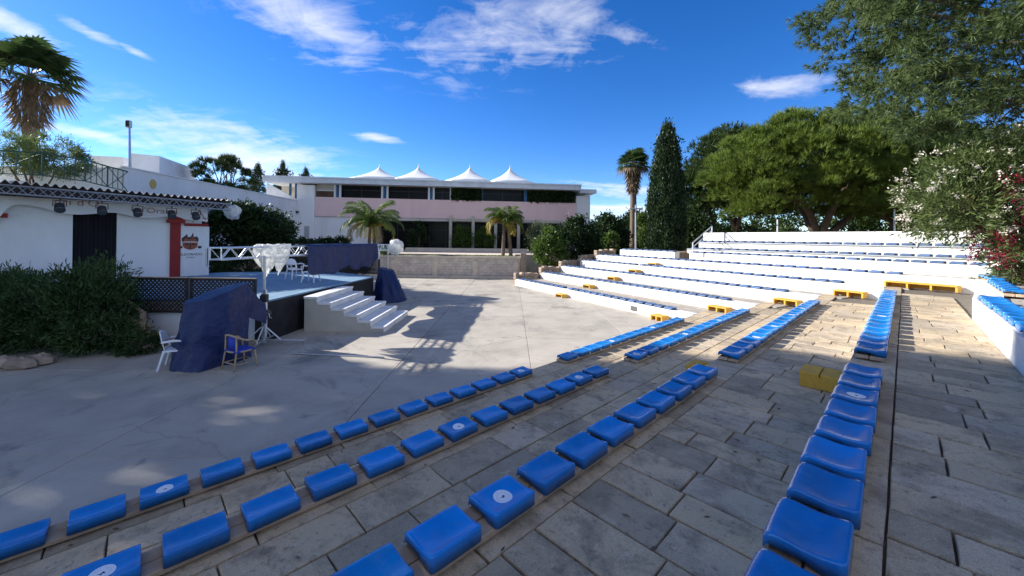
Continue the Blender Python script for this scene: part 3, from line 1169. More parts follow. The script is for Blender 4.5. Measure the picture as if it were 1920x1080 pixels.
for k, t0, t1, lab in planks:
    c = nr((t0 + t1) / 2, ROW_O[k] + .0)
    th = thing('seat_plank', lab, 'plank', (c.x, c.y, T[k]))
    nseg = max(2, int((t1 - t0) / 3))
    for i in range(nseg):
        a, b_ = t0 + (t1 - t0) * i / nseg, t0 + (t1 - t0) * (i + 1) / nseg
        for oo, ww in ((-.072, .13), (.068, .13)):
            cc = nr((a + b_) / 2, ROW_O[k] + oo)
            MB().bbox((cc.x, cc.y, T[k] + .042), (b_ - a - .006, ww, .038), math.atan2(RD.y, RD.x), .006).build('board', MT['wood'], th)
    t = t0 + .3
    while t < t1:
        cc = nr(t, ROW_O[k])
        MB().box((cc.x, cc.y, T[k] + .0115), (.12, .22, .022), math.atan2(RD.y, RD.x)).build('packing_block', MT['wood'], th)
        t += 1.4

left_s = [None, (21.75, 17.05), (21.45, 17.0), (21.3, 16.75), (20.9, 16.4), (20.2, 15.8)]
right_s = [None, (16.25, 10.1), (16.3, 9.05), (16.05, 7.8), (15.75, 6.6), (15.15, 5.3)]
for k in range(1, 6):
    for (s0, s1), nmb in ((left_s[k], 'left'), (right_s[k], 'right')):
        n = int(round(abs(s0 - s1) / PT)) + 1
        row_block(fr(s0, TIER[k] + .19), fr(s1, TIER[k] + .19), n, T[k] + .012, ANG_T,
                  '{} from the left in the ' + nmb + ' block on the ' + names[k - 1] + ' white tier', 'blue seats on the white tiers')
row_block(fr(19.3, TIER[6] + .2), fr(15.5, TIER[6] + .2), 9, T[6] + .012, ANG_T, '{} from left on the short sixth tier left of the cypress', 'blue seats on the white tiers')
row_block(fr(14.0, TIER[6] + .2), fr(3.6, TIER[6] + .2), 23, T[6] + .012, ANG_T, '{} from left on the sixth white tier right of the cypress', 'blue seats on the white tiers')
row_block(fr(14.7, M7 + .14), fr(3.2, M7 + .14), 25, Z7, ANG_T, '{} from left on the lower plank bench at the top', 'blue seats on the top benches')
row_block(fr(14.9, M8 + .14), fr(3.0, M8 + .14), 26, Z8, ANG_T, '{} from left on the upper plank bench at the top', 'blue seats on the top benches')
# seats at the right edge
row_block(nr(11.7, EDGE[5] + .2), nr(11.7 - PT * 14, EDGE[5] + .2), 15, T[5] + .012, ANG_N, '{} from far end on white wall at right edge', 'blue seats on the right-hand wall', (8,))
for (pa, pb, n, what) in ((D(1900, 562, 8.2), D(1868, 542, 10.3), 6, '{} from the camera on the plank behind the right-hand wall'),
                          (D(1868, 531, 11.0), D(1848, 524, 12.3), 4, '{} from the camera on the small plank before the oleander')):
    a, b_ = Vector(pa[:2]), Vector(pb[:2])
    d_ = (b_ - a).normalized()
    ang = math.atan2(d_.y, d_.x)
    row_block(a, b_, n, T[5] + .062, ang - PI, what, 'blue seats behind the right-hand wall')
    c = (a + b_) / 2
    th = thing('seat_plank', 'short reddish plank under the blue seats ' + ('behind the right-hand wall' if n == 6 else 'in front of the oleander'), 'plank', (c.x, c.y, T[5]))
    for oo in (-.085, .075):
        cc = c + Vector((-d_.y, d_.x)) * oo
        MB().bbox((cc.x, cc.y, T[5] + .032), ((b_ - a).length + .45, .15, .056), ang, .006).build('board', MT['wood'], th)

order = sorted(range(len(seats)), key=lambda i: Vector(seats[i][0]).length - (50 if seats[i][4] else 0))
keep = set(order[:300])
far = MB()
lo_v = [v.co.copy() for v in SEAT_LO.vertices]
lo_f = [tuple(p.vertices) for p in SEAT_LO.polygons]
for i, (loc, ang, lab, grp, st) in enumerate(seats):
    if i in keep:
        near = Vector(loc).length < 14
        faded = 'white tiers' in grp or 'top benches' in grp  # tiers and top benches take the grey-blue seat plastic
        o = obj('stadium_seat', SEAT_GREYBLUE if faded else SEAT_HI if near else SEAT_LO, None, loc)
        o.rotation_euler = (jr.uniform(-.022, .022), jr.uniform(-.018, .018), ang)
        tag(o, lab, 'seat', grp)
        if st:
            obj('sticker', STICK, o)
    else:
        Mx = Matrix.Translation(loc) @ Matrix.Rotation(ang, 4, 'Z')
        far.add([Mx @ v for v in lo_v], lo_f)
if far.v:
    tag(far.build('distant_seats', MT['seat_greyblue'], smooth=True), 'far rows of small blue seats on the white tiers', 'seats', kind='stuff')
print('SEATS', len(seats))

# ================================================================ YELLOW STEP BOXES
def step_box(p, ang, w, dpt, h, label, legs=3):
    th = thing('step_box', label, 'step', (p.x, p.y, p.z), 'yellow wooden steps in the aisles')
    X = Vector((math.cos(ang), math.sin(ang), 0))
    Y = Vector((-math.sin(ang), math.cos(ang), 0))
    for i in range(2):
        c = p + Y * ((i - .5) * dpt * .5) + Vector((0, 0, h - .02))
        MB().bbox(c, (w, dpt * .5 - .012, .04), ang, .006).build('tread', MT['yellow'], th)
    for i in range(legs):
        c = p + X * ((i / (legs - 1) - .5) * (w - .05)) + Vector((0, 0, (h - .042) / 2))
        MB().box(c, (.05, dpt - .03, h - .042), ang).build('leg_board', MT['yellow'], th)
    c = p + Y * (dpt * .5 - .03) + Vector((0, 0, (h - .042) / 2))
    MB().box(c, (w - .106, .025, h - .044), ang).build('back_board', MT['yellow'], th)
    return th


an = math.atan2(TD.y, TD.x)
for k in range(1, 6):
    s = (left_s[k][1] + right_s[k][0]) / 2
    q = fr(s - .1, TIER[k] - .28)
    step_box(Vector((q.x, q.y, T[k - 1] + .004)), an + PI, .6, .42, .18, f'yellow wooden step at the upper aisle, foot of the {names[k-1]} white tier', 2)
for k, s, w in ((1, 8.3, .55), (2, 7.4, .75), (3, 6.6, .8), (4, 5.6, .85), (5, 4.7, 1.7)):
    px = {1: (1247, 599), 2: (1358, 583), 3: (1478, 571), 4: (1602, 555), 5: (1735, 541)}[k]
    q3 = G(px[0], px[1], T[k - 1])
    s_ = TD.dot(Vector((q3.x, q3.y)))
    q = fr(s_, TIER[k] - .28)
    step_box(Vector((q.x, q.y, T[k - 1] + .006)), an + PI, w, .42, .2, f'yellow wooden step at the right end of the {names[k-1]} white tier' if k < 5 else 'long low yellow wooden step below the fifth white tier', 3 if k < 5 else 4)
an2 = math.atan2(RD.y, RD.x)
for k, pxy, lab in ((3, (1283, 700), 'small yellow box step peeking out behind the third row of seats'), (4, (1541, 728), 'ochre yellow box step beside the near seats of the fourth row')):
    q3 = G(*pxy, T[k - 1])
    t_ = RD.dot(Vector(q3[:2]))
    q = nr(t_ + .1, EDGE[k] - .27)
    step_box(Vector((q.x, q.y, T[k - 1] + .008)), an2, .43 if k == 4 else .42, .44, .19, lab, 2)
# vent grille in the lowest riser
q3 = G(1197, 585, 0)
s_ = TD.dot(Vector(q3[:2]))
vg = fr(s_, TIER[1] - .012)
vt = thing('vent_grille', 'small grey slotted vent grille low in the white front riser', 'vent', (vg.x, vg.y, .1))
MB().box((vg.x, vg.y, .17), (.36, .012, .20), PI / 2 + A2).build('frame', MT['darkmetal'], vt)
for i in range(6):
    c = fr(s_ - .14 + i * .056, TIER[1] - .024)
    MB().box((c.x, c.y, .17), (.018, .014, .17), PI / 2 + A2).build('slat', MT['steel'], vt)

# dry leaves and needles blown over the paving
lr = random.Random(77)
lit = MB()
for i in range(420):
    k = lr.randrange(1, 5)
    t = lr.uniform(-2.5, 11)
    oo = lr.uniform(EDGE[k] + .35, EDGE[k + 1] - .05) if lr.random() < .6 else EDGE[k + 1] - abs(lr.gauss(0, .08)) - .03
    c = nr(t, oo)
    a = lr.uniform(0, 2 * PI)
    L, w = lr.uniform(.012, .04), lr.uniform(.004, .012)
    ca, sa = math.cos(a), math.sin(a)
    z = T[k] + .006
    pts = [(c.x + ca * L, c.y + sa * L, z + .004), (c.x - sa * w, c.y + ca * w, z + .009), (c.x - ca * L, c.y - sa * L, z + .003), (c.x + sa * w, c.y - ca * w, z + .002)]
    lit.add(pts, [(0, 1, 2, 3)])
tag(lit.build('leaf_litter', MT['bark']), 'scattered dry leaf litter on the paving between the rows', 'litter', kind='stuff')

# ================================================================ HOTEL
FA = Facade((-22.1, 43.0), (8.0, 46.2))


def U(px, py=400):
    return FA.uz(px, py)


def zf(px, py):
    return FA.uz(px, py)[1]


hotel = thing('hotel_building', 'two-storey hotel with pink balcony band and white tent peaks on its roof', 'building', (-7, 45, UZ))
uL, uR, uW = U(590)[0], U(1080)[0], U(1107)[0]
Z_PB, Z_PT = zf(800, 409), zf(800, 374)
Z_EB, Z_ET = zf(800, 350.5), zf(800, 342.5)
# body behind, pink band, ceiling slab of the ground floor
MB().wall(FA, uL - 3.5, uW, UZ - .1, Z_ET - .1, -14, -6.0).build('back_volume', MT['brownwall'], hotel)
MB().wall(FA, uL, uR, Z_PB, Z_PT, -.35, 0).build('balcony_band', MT['pink'], hotel)
MB().wall(FA, uL, uW - .05, Z_PB - .30, Z_PB + .30, -5.95, -.36).build('floor_slab', MT['white_wall'], hotel)
MB().wall(FA, uR + .01, uW, UZ - .1, zf(1095, 367), -5.5, -.15).build('side_wall', MT['white_wall'], hotel)
u7 = U(703)[0]
MB().wall(FA, U(548)[0], u7, UZ - .1, Z_PB - .02, -5.5, -.20).build('front_wall', MT['white_wall'], hotel)
roof = MB().wall(FA, U(500)[0], uR + .3, Z_EB, Z_ET, -13.5, 1.0).build('roof', MT['eave'], hotel)
MB().wall(FA, U(500)[0] - .05, uR + .35, Z_ET + .002, Z_ET + .16, -13.6, 1.08).build('gutter', MT['eave'], roof)
MB().wall(FA, uR + .36, U(1116)[0], Z_EB - .25, Z_ET - .3, -10, .4).build('side_eave', MT['eave'], roof)
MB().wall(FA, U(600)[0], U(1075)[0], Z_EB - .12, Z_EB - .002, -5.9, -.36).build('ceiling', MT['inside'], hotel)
# upper storey: openings from left to right
zo0, zo1 = Z_PT - .02, Z_EB - .02


def opening(px0, px1, mat, back, name='window'):
    u0, u1 = U(px0, 360)[0], U(px1, 360)[0]
    return MB().wall(FA, u0, u1, zo0, zo1, back - .05, back).build(name, MT[mat], hotel), u0, u1


w, u0, u1 = opening(592, 625, 'plaster', -.28)
MB().wall(FA, u0, u1, zo0 + .75, zo0 + .84, -.27, -.22).build('blind_rail', MT['white_wall'], w)
MB().wall(FA, u0, u1, zo0, zo0 + .7, -.272, -.25).build('lower_pane', MT['brownwall'], w)
for (a, b_) in ((637, 714), (727, 803), (815, 843), (905, 981)):
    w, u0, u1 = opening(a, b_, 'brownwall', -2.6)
    MB().wall(FA, u0, u1, zo0, zo1, -.60, -.585).build('pane', MT['glass'], w)
    um = (u0 + u1) / 2
    MB().wall(FA, um - .03, um + .03, zo0, zo1, -.58, -.53).build('mullion', MT['darkmetal'], w)
    MB().wall(FA, u0, u1, zo0 + .9, zo0 + .96, -.578, -.53).build('transom', MT['darkmetal'], w)
for px in (627, 637, 716, 726, 804, 813, 845):
    u = U(px, 360)[0]
    MB().wall(FA, u - .10, u + .10, zo0, zo1, -.3, -.1).build('white_post', MT['white_wall'], hotel)
for px in (632, 721, 809, 986, 1078, 903):
    u = U(px, 360)[0]
    MB().wall(FA, u - .20, u + .20, zo0, zo1, -.42, -.31).build('blue_post', MT['blue_post'], hotel)
# ground floor: glazing between stone columns
u0, u1 = u7 + .02, U(1078)[0]
gl = MB().wall(FA, u0, u1, UZ, Z_PB - .31, -3.2, -3.15).build('ground_glazing', MT['glass'], hotel)
for i in range(13):
    u = u0 + (u1 - u0) * i / 12
    MB().wall(FA, u - .04, u + .04, UZ, Z_PB - .31, -3.14, -3.05).build('mullion', MT['darkmetal'], gl)
MB().wall(FA, u0, u1, UZ + 2.3, UZ + 2.38, -3.14, -3.06).build('transom', MT['darkmetal'], gl)
for px in (845, 887, 929, 972, 1015, 1055):
    u = U(px, 430)[0]
    MB().wall(FA, u - .17, u + .17, UZ, Z_PB + .35 if px < 900 else Z_PB - .31, .003, .34).build('column', MT['plaster'], hotel)
u = U(887)[0]
MB().wall(FA, U(848)[0], U(1072)[0], Z_PB - .29, Z_PB - .003, -.34, -.02).build('lintel', MT['plaster'], hotel)
# steps in front of the hotel
MB().wall(FA, U(770)[0], U(985)[0], UZ - .02, UZ + .30, 1.6, 3.2).build('entrance_step', MT['retain_trim'], hotel)
# stair tower and stepped parapets at the left
zL = zf(590, 345)
MB().wall(FA, U(557)[0], uL - .01, UZ - .1, zf(575, 347), -4, .12).build('stair_tower', MT['white_wall'], hotel)
a, b_ = U(500)[0], U(557)[0] - .01
pa, pb = FA.p(a, 0, .1), FA.p(b_, 0, .1)
pc, pd = FA.p(b_, 0, -.2), FA.p(a, 0, -.2)
MB().prism([pa[:2], pb[:2], pc[:2], pd[:2]], UZ, 0, 0, [zf(500, 343), zf(557, 374), zf(557, 374), zf(500, 343)]).build('stair_parapet', MT['white_wall'], hotel)
for px in (542, 553):
    u = U(px, 360)[0]
    MB().wall(FA, u - .12, u + .12, zf(px, 375), Z_EB, -.35, -.25).build('stair_post', MT['blue_post'], hotel)
MB().wall(FA, U(500)[0], U(590)[0], UZ, Z_EB - .02, -3.4, -3.3).build('stair_back_wall', MT['plaster'], hotel)
MB().wall(FA, U(572)[0], U(581)[0], zf(576, 446), zf(576, 424), .125, .16).build('wall_cabinet', MT['steel'], hotel)
# camera lamp on the wall, small bracket
MB().wall(FA, U(556)[0], U(561)[0], zf(558, 400), zf(558, 396), .125, .5).build('wall_lamp', MT['darkmetal'], hotel)


# tent peaks
def tent(px, py, half, k):
    u, z = FA.uz(px, py)
    c = FA.p(u, 0, -2.2)
    r_ = ray(px, py)
    k_ = c.y / r_.y
    z = CAM_H + r_.z * k_
    zb = Z_ET + .165
    zt = z
    th = thing('tent_peak', ['leftmost', 'second', 'third', 'rightmost'][k] + ' white pointed tent peak above the hotel roof', 'tent', (c.x, c.y, zb), 'white tent peaks on the roof')
    mb = MB()
    rings = []
    for i in range(9):
        f = i / 8
        r = half * (1 - f) ** 1.6 + .03
        zz = zb + .18 + (zt - zb - .18) * f
        ring = []
        for q in range(16):
            a = 2 * PI * q / 16 + PI / 16
            # squarish base going round to the top
            sqr = 1 / max(abs(math.cos(a)), abs(math.sin(a)))
            rr = r * (1 + (sqr - 1) * (1 - f))
            p_ = Vector((math.cos(a + FA.ang) * rr, math.sin(a + FA.ang) * rr))
            ring.append((c.x + p_.x, c.y + p_.y, zz))
        rings.append(ring)
    rings.insert(0, [(x, y, zb + .001) for x, y, _ in rings[0]])
    vs = [p for r_ in rings for p in r_]
    fs = [(i * 16 + q, i * 16 + (q + 1) % 16, i * 16 + 16 + (q + 1) % 16, i * 16 + 16 + q) for i in range(9) for q in range(16)]
    mb.add(vs, fs)
    mb.build('canopy', MT['tent'], th, smooth=True)
    MB().tube([(c.x, c.y, zt - .1), (c.x, c.y, zt + .18)], .05, 6).build('finial', MT['tent'], th)


for k, (px, py) in enumerate(((703, 311), (780, 311), (881, 312), (960, 313))):
    tent(px, py, 2.9, k)
# dark roof hatch between the tents
u = U(826)[0]
hatch = MB().wall(FA, u - .9, u + .9, Z_ET + .17, Z_ET + .45, -4, -2.2)
tag(hatch.build('roof_hatch', MT['darkmetal'], None, tuple(FA.p(u, Z_ET + .17, -4))), 'low dark hatch on the hotel roof between the middle tents', 'hatch')

# ================================================================ WHITE WING AT LEFT
wing = thing('white_wing', 'long plain white side wing behind the stage', 'building', (-26, 33, 0))
FW = Facade((-22.7, 22.5), (-23.9, 43.2))
ztop = 6.9
MB().prism([(-22.7, 22.5), (-23.9, 43.2), (-31, 43.2), (-31, 22.5)], -.05, ztop).build('wall', MT['white_wall'], wing)
MB().prism([(-22.62, 22.42), (-23.82, 43.2), (-24.1, 43.2), (-22.9, 22.42)], ztop + .002, ztop + .08).build('coping', MT['white_wall'], wing)
c = D(240, 300, 34)
blk = MB().prism([tuple(D(172, 300, 33)[:2]), tuple(D(232, 300, 33.5)[:2]), tuple((D(232, 300, 33.5) + Vector((-2, 6, 0)))[:2]), tuple((D(172, 300, 33) + Vector((-2, 6, 0)))[:2])], 0, D(200, 292, 33)[2])
blk.build('roof_block', MT['white_wall'], wing)
blk = MB().prism([tuple(D(246, 300, 31)[:2]), tuple(D(299, 300, 32)[:2]), tuple((D(299, 300, 32) + Vector((-2, 6, 0)))[:2]), tuple((D(246, 300, 31) + Vector((-2, 6, 0)))[:2])], 6.92, D(275, 290, 31.5)[2])
blk.build('roof_block', MT['white_wall'], wing)
# round emblem, ochre
e = D(262, 335, 24.6)
mb = MB()
ec = Vector((-22.80, 24.0, 0))
n_ = 20
pts = []
for i in range(n_):
    a = 2 * PI * i / n_
    pts.append((-22.76 - .0, 24.35 + .22 * math.cos(a), 6.2 + .30 * math.sin(a)))
mb.add(pts + [(-22.83, y, z) for _, y, z in pts], [tuple(range(n_))] + [(i, (i + 1) % n_, n_ + (i + 1) % n_, n_ + i) for i in range(n_)])
mb.build('wall_emblem', pmat('ochre emblem', (.55, .38, .12), .8, .3, 8), wing)

fl = thing('floodlight_mast', 'thin grey mast with a floodlight above the shed roof', 'lamp', tuple(D(244, 345, 23.5)))
p0, p1 = D(244, 345, 23.5), D(243, 240, 23.5)
MB().tube([p0, p1], [.075, .05], 8).build('mast', MT['steel'], fl)
MB().bbox(p1 + Vector((0, -.05, .22)), (.24, .22, .44), .3, .03).build('lamp_head', MT['steel'], fl)
MB().box(p1 + Vector((0.02, -.17, .22)), (.18, .02, .34), .3).build('lens', MT['lamp'], fl)

# ================================================================ STAGE
SZ = 1.20
SF0, SF1 = Vector((-7.06, 11.05)), Vector((-6.5, 18.0))     # front edge, near and far
stage = thing('stage', 'raised open-air stage with blue deck and black front skirt', 'stage', (-11, 14, 0))
SH0, SH1 = Vector((-18.3, 12.1)), Vector((-13.85, 18.0))     # foot of the backdrop wall
poly = [SF0 + Vector((-.02, .02)), SF1 + Vector((-.02, -.02)), Vector((-9.5, 20.4)), SH1 + Vector((-.3, 1.2)), SH0 + Vector((-.6, .4)), Vector((-11.3, 11.07))]
MB().prism([tuple(p) for p in poly], -.02, SZ - .05).build('core', MT['plaster'], stage)
# deck boards run along the front edge
ds = (SF1 - SF0).normalized()
dn = Vector((-ds.y, ds.x))
deck = obj('deck', None, stage)
wb = .40
i = 0


def clip_poly(poly, a, c0, c1):
    """keep the part of a polygon with c0 <= a.p <= c1"""
    for s_, cc in ((1, c0), (-1, -c1)):
        res = []
        for q in range(len(poly)):
            p, r_ = poly[q], poly[(q + 1) % len(poly)]
            dp, dr = s_ * a.dot(p) - cc, s_ * a.dot(r_) - cc
            if dp >= 0:
                res.append(p)
            if dp * dr < 0:
                res.append(p + (r_ - p) * (dp / (dp - dr)))
        poly = res
        if not poly:
            return []
    return poly


deck.location = (0, 0, 0)
dpoly = [SF0 + Vector((.05, 0)), SF1 + Vector((.05, .05)), Vector((-9.5, 20.4)), SH1 + Vector((-.3, 1.2)), SH0 + Vector((-.6, .4)), Vector((-11.3, 11.0))]
c0 = dn.dot(SF0) - .06
jr = random.Random(3)
while i < 32:
    cl = clip_poly(dpoly, dn, c0 + i * wb, c0 + (i + 1) * wb - .008)
    if len(cl) > 2:
        MB().prism([tuple(p) for p in cl], SZ - .049, SZ + jr.uniform(-.002, .003)).build('deck_board', MT['deck'], stage)
    i += 1
bpy.data.objects.remove(deck)
fs = Facade(SF0, SF1)
fs.n = Vector((ds.y, -ds.x))
MB().wall(fs, -.02, fs.len, 0.0, SZ - .055, .0, .035).build('front_skirt', MT['stageblack'], stage)
MB().prism([(-7.0, 11.05), (-11.3, 11.07), (-11.3, 11.02), (-7.0, 11.0)], 0, SZ - .056).build('side_wall', MT['white_wall'], stage)
MB().box((-7.2, 11.0, .55), (.20, .06, 1.1), 0).build('corner_board', MT['stageblack'], stage)

# stairs, white, six treads
st = thing('stage_steps', 'white six-step stairs leading up to the stage front', 'stairs', (-5.3, 13.7, 0))
sx0, sx1, sy0, sy1 = -6.66, -4.05, 12.36, 15.1
nst = 6
run = (sx1 - sx0) / nst
rise = (SZ - .08) / nst
side = [(sx0, 0)]
for q in range(nst):
    h = rise * (nst - q)
    side += [(sx0 + q * run, h - .075), (sx0 + (q + 1) * run - .05, h - .075)]
side.append((sx1 - .05, 0))
mb = MB()
for y in (sy0 + .03, sy1 - .03):
    mb.v += [(x, y, z) for x, z in side]
m = len(side)
mb.f = [tuple(range(m)), tuple(range(2 * m - 1, m - 1, -1))] + [(i + m, (i + 1) % m + m, (i + 1) % m, i) for i in range(m)]
mb.mi = [0] * len(mb.f)
mb.build('stair_body', MT['plaster'], st)
for q in range(nst):
    h = rise * (nst - q)
    MB().bbox(((2 * sx0 + (2 * q + 1) * run) / 2 + .005, (sy0 + sy1) / 2, h - .037), (run + .03, sy1 - sy0, .072), 0, .008).build('tread', MT['white'], st)
    MB().box((sx0 + (q + 1) * run - .025, (sy0 + sy1) / 2, h - .075 - (rise - .075) / 2), (.04, sy1 - sy0 - .02, rise - .08), 0).build('riser_board', MT['white'], st)


# trellis panels
def trellis(name, label, a, b, z0, z1, pitch=.115, grp='dark trellis panels round the stage', rail='steel'):
    a, b = Vector(a), Vector(b)
    th = thing(name, label, 'trellis', (*((a + b) / 2), z0), grp)
    d = (b - a).normalized()
    L = (b - a).length
    H = z1 - z0
    nrm = Vector((-d.y, d.x))
    fc = Facade(a, b)
    for s_ in (1, -1):
        x = -H
        while x < L + H:
            # line u = x + s*z
            pts = []
            u0, u1 = (x, x + H) if s_ == 1 else (x + H, x)
            za, zb = 0.0, H
            # clip to 0..L
            def cl(u0, za, u1, zb):
                if u0 > u1:
                    u0, za, u1, zb = u1, zb, u0, za
                if u1 <= 0 or u0 >= L:
                    return None
                if u0 < 0:
                    za += (zb - za) * (0 - u0) / (u1 - u0); u0 = 0
                if u1 > L:
                    zb = za + (zb - za) * (L - u0) / (u1 - u0); u1 = L
                return u0, za, u1, zb
            r_ = cl(u0, za, u1, zb)
            if r_ and r_[2] - r_[0] > .05:
                off = .008 * s_
                p, q = fc.p(r_[0], z0 + r_[1], off), fc.p(r_[2], z0 + r_[3], off)
                c = (p + q) / 2
                ln = (q - p).length
                sl = math.atan2(q.z - p.z, Vector((q.x - p.x, q.y - p.y)).length)
                mb = MB().box((0, 0, 0), (ln, .012, .034), 0, 0, 0, 0)
                Mx = Matrix.Translation(c) @ Matrix.Rotation(fc.ang, 4, 'Z') @ Matrix.Rotation(-sl, 4, 'Y')
                mb.v = [tuple(Mx @ Vector(v)) for v in mb.v]
                mb.build('slat', MT['lattice'], th)
            x += pitch
    for z in (z0, z1):
        c = fc.p(L / 2, z)
        MB().box(c, (L, .05, .05), fc.ang).build('rail', MT['lattice'], th)
    c = fc.p(L / 2, z1 + .035)
    MB().box(c, (L + .04, .07, .02), fc.ang).build('cap_rail', MT['wood'], th)
    for u in (0.0, L):
        c = fc.p(u, (z0 + z1) / 2)
        MB().box(c, (.06, .06, z1 - z0 + .05), fc.ang).build('post', MT['lattice'], th)


trellis('trellis_panel', 'left dark trellis panel on the near side of the stage', (-11.1, 10.93), (-9.22, 10.93), .86, 1.80)
trellis('trellis_panel', 'right dark trellis panel on the near side, behind the blue tarpaulin', (-9.10, 10.93), (-7.28, 10.93), .86, 1.80)
trellis('trellis_panel', 'low dark trellis panel at the far end of the stage', (-9.2, 20.2), (-6.75, 19.6), SZ, SZ + .75, .14)
trellis('trellis_panel', 'far trellis panel in the hedge shade behind the stage', (-12.4, 20.3), (-9.4, 20.3), SZ, SZ + .75, .14)

# ---- backdrop shed
shed = thing('backdrop_shed', 'white backdrop shed with scalloped fascia and black curtained doorway', 'building', (-17, 15, SZ))
FB = Facade(SH0, SH1)
FB.n = Vector((FB.d.y, -FB.d.x))
if FB.n.dot(Vector((1, -1))) < 0:
    FB.n = -FB.n


def UB(px, py=450):
    return FB.uz(px, py)


ud0, ud1 = UB(136)[0], UB(219)[0]
ztopw = 4.05
uend = UB(378)[0]
zd = UB(180, 400)[1]
MB().wall(FB, -4.5, ud0, SZ - .05, ztopw, -.25, 0).build('wall', MT['white_wall'], shed)
MB().wall(FB, ud1, uend, SZ - .05, ztopw, -.25, 0).build('wall', MT['white_wall'], shed)
# curtain with folds
mb = MB()
nn_ = 60
for i in range(nn_ + 1):
    u = ud0 - .05 + (ud1 - ud0 + .1) * i / nn_
    o_ = -.16 + .045 * math.sin(i * 1.25) + .02 * math.sin(i * .37)
    mb.v += [tuple(FB.p(u, SZ + .01, o_)), tuple(FB.p(u, ztopw, o_ * .8 - .03))]
for i in range(nn_):
    mb.f.append((2 * i, 2 * i + 2, 2 * i + 3, 2 * i + 1)); mb.mi.append(0)
mb.build('curtain', MT['curtain'], shed, smooth=True)
MB().wall(FB, ud0, ud1, SZ, ztopw, -.60, -.55).build('door_back', MT['curtain'], shed)
# scalloped fascia board
mb = MB()
ztf = 4.28
lowpts = [(-30, 432), (0, 410), (15, 385), (40, 384), (70, 388), (100, 396), (125, 402), (150, 403), (180, 401), (205, 398.5), (225, 401), (250, 407), (275, 410), (300, 407), (325, 405), (345, 412), (385, 416)]
lp = [FB.uz(px, py) for px, py in lowpts]
n_ = len(lp)
us = [lp[0][0] + (lp[-1][0] - lp[0][0]) * i / 70 for i in range(71)]
lz = [float(np.interp(u, [a for a, _ in lp], [b for _, b in lp])) for u in us]
lz = [sum(lz[max(0, i - 1):i + 2]) / len(lz[max(0, i - 1):i + 2]) for i in range(71)]
for u, z in zip(us, lz):
    mb.v += [tuple(FB.p(u, z, .26)), tuple(FB.p(u, ztf, .26)), tuple(FB.p(u, z, .33)), tuple(FB.p(u, ztf, .33))]
for i in range(70):
    a = 4 * i
    mb.f += [(a + 2, a + 6, a + 7, a + 3), (a, a + 4, a + 6, a + 2), (a + 3, a + 7, a + 5, a + 1)]
    mb.mi += [0, 0, 0]
fascia = mb.build('fascia', MT['white_wall'], shed)


def text_mesh(name, txt, size, mat, ext=.004):
    cu = bpy.data.curves.new(name, 'FONT')
    cu.body = txt
    cu.size = size
    cu.extrude = ext
    cu.align_x = 'CENTER'
    cu.align_y = 'CENTER'
    tmp = bpy.data.objects.new(name, cu)
    COL.objects.link(tmp)
    dg = bpy.context.evaluated_depsgraph_get()
    me = bpy.data.meshes.new_from_object(tmp.evaluated_get(dg))
    bpy.data.objects.remove(tmp)
    me.materials.clear()
    me.materials.append(mat)
    return me


def facade_text(txt, fc, px, py, size, mat, parent, out, name='lettering', sx=1.0):
    u, z = fc.uz(px, py)
    me = text_mesh(name, txt, size, mat)
    p = fc.p(u, z, out)
    o = obj(name, me, parent, p - base_of(parent))
    o.rotation_euler = (PI / 2, 0, fc.ang)
    o.scale = (sx, 1, 1)
    return o


MT['letter_red'] = pmat('faded red lettering', (.42, .20, .19), .7, .2, 6)
MT['letter_black'] = pmat('black lettering', (.04, .03, .03), .6, .2, 6)
facade_text("dri d'O", FB, 143, 381, .34, MT['letter_red'], fascia, .338, 'lettering', 1.15)
facade_text("i d'Orania", FB, 288, 396, .30, MT['letter_red'], fascia, .338, 'lettering', 1.2)
# red column, lintel, logo panel
u = UB(328)[0]
col_ = MB().wall(FB, u - .17, u + .17, SZ, 3.55, .005, .12).build('red_column', MT['red'], shed)
MB().wall(FB, u - .30, u + .30, 3.55, 3.70, .01, .20).build('capital', MT['red'], col_)
MB().wall(FB, u - .24, u + .24, 3.70, 3.82, .01, .16).build('capital_block', MT['red'], col_)
u0, u1 = UB(341)[0], UB(384)[0]
MB().wall(FB, u + .31, u1 + .1, UB(360, 424)[1], UB(360, 419)[1], .01, .12).build('red_lintel', MT['red'], shed)
panel = MB().wall(FB, u + .18, u1 + .15, SZ, UB(360, 424)[1] - .004, .004, .05).build('logo_panel', MT['white_wall'], shed)
facade_text('ELDORADO', FB, 358, 477, .15, MT['letter_black'], panel, .056, 'lettering', 1.0)
facade_text('WORLD', FB, 357, 482.5, .07, MT['letter_black'], panel, .056, 'lettering', 1.2)
# flame emblem
uc, zc = UB(356, 453)
mb = MB()


def flat(pts, o0, mi):
    k = len(pts)
    mb.add([FB.p(uc + x, zc + z, o0) for x, z in pts], [tuple(range(k))], mi)


circ = lambda cx, cz, r, rz=None, n=20: [(cx + r * math.cos(2 * PI * i / n), cz + (rz or r) * math.sin(2 * PI * i / n)) for i in range(n)]
flat([(-.28, -.02), (.28, -.02), (.30, .12), (.24, .24), (.12, .20), (.10, .42), (.02, .22), (-.08, .20), (-.12, .34), (-.20, .24), (-.30, .14)], .058, 1)
flat([(-.22, 0), (.22, 0), (.20, .12), (.10, .12), (.09, .26), (.0, .10), (-.10, .12), (-.12, .22), (-.20, .10)], .062, 0)
flat(circ(0, -.12, .27, .24), .066, 0)
flat([(-.25, -.03), (.25, -.03), (.25, .0), (-.25, .0)], .070, 2)
flat([(-.02, -.32), (.02, -.32), (.02, -.05), (-.02, -.05)], .070, 1)
flat(circ(-.11, -.12, .07, .035), .070, 1)
flat(circ(.11, -.12, .07, .035), .070, 1)
flat(circ(-.34, -.25, .075, .06), .060, 1)
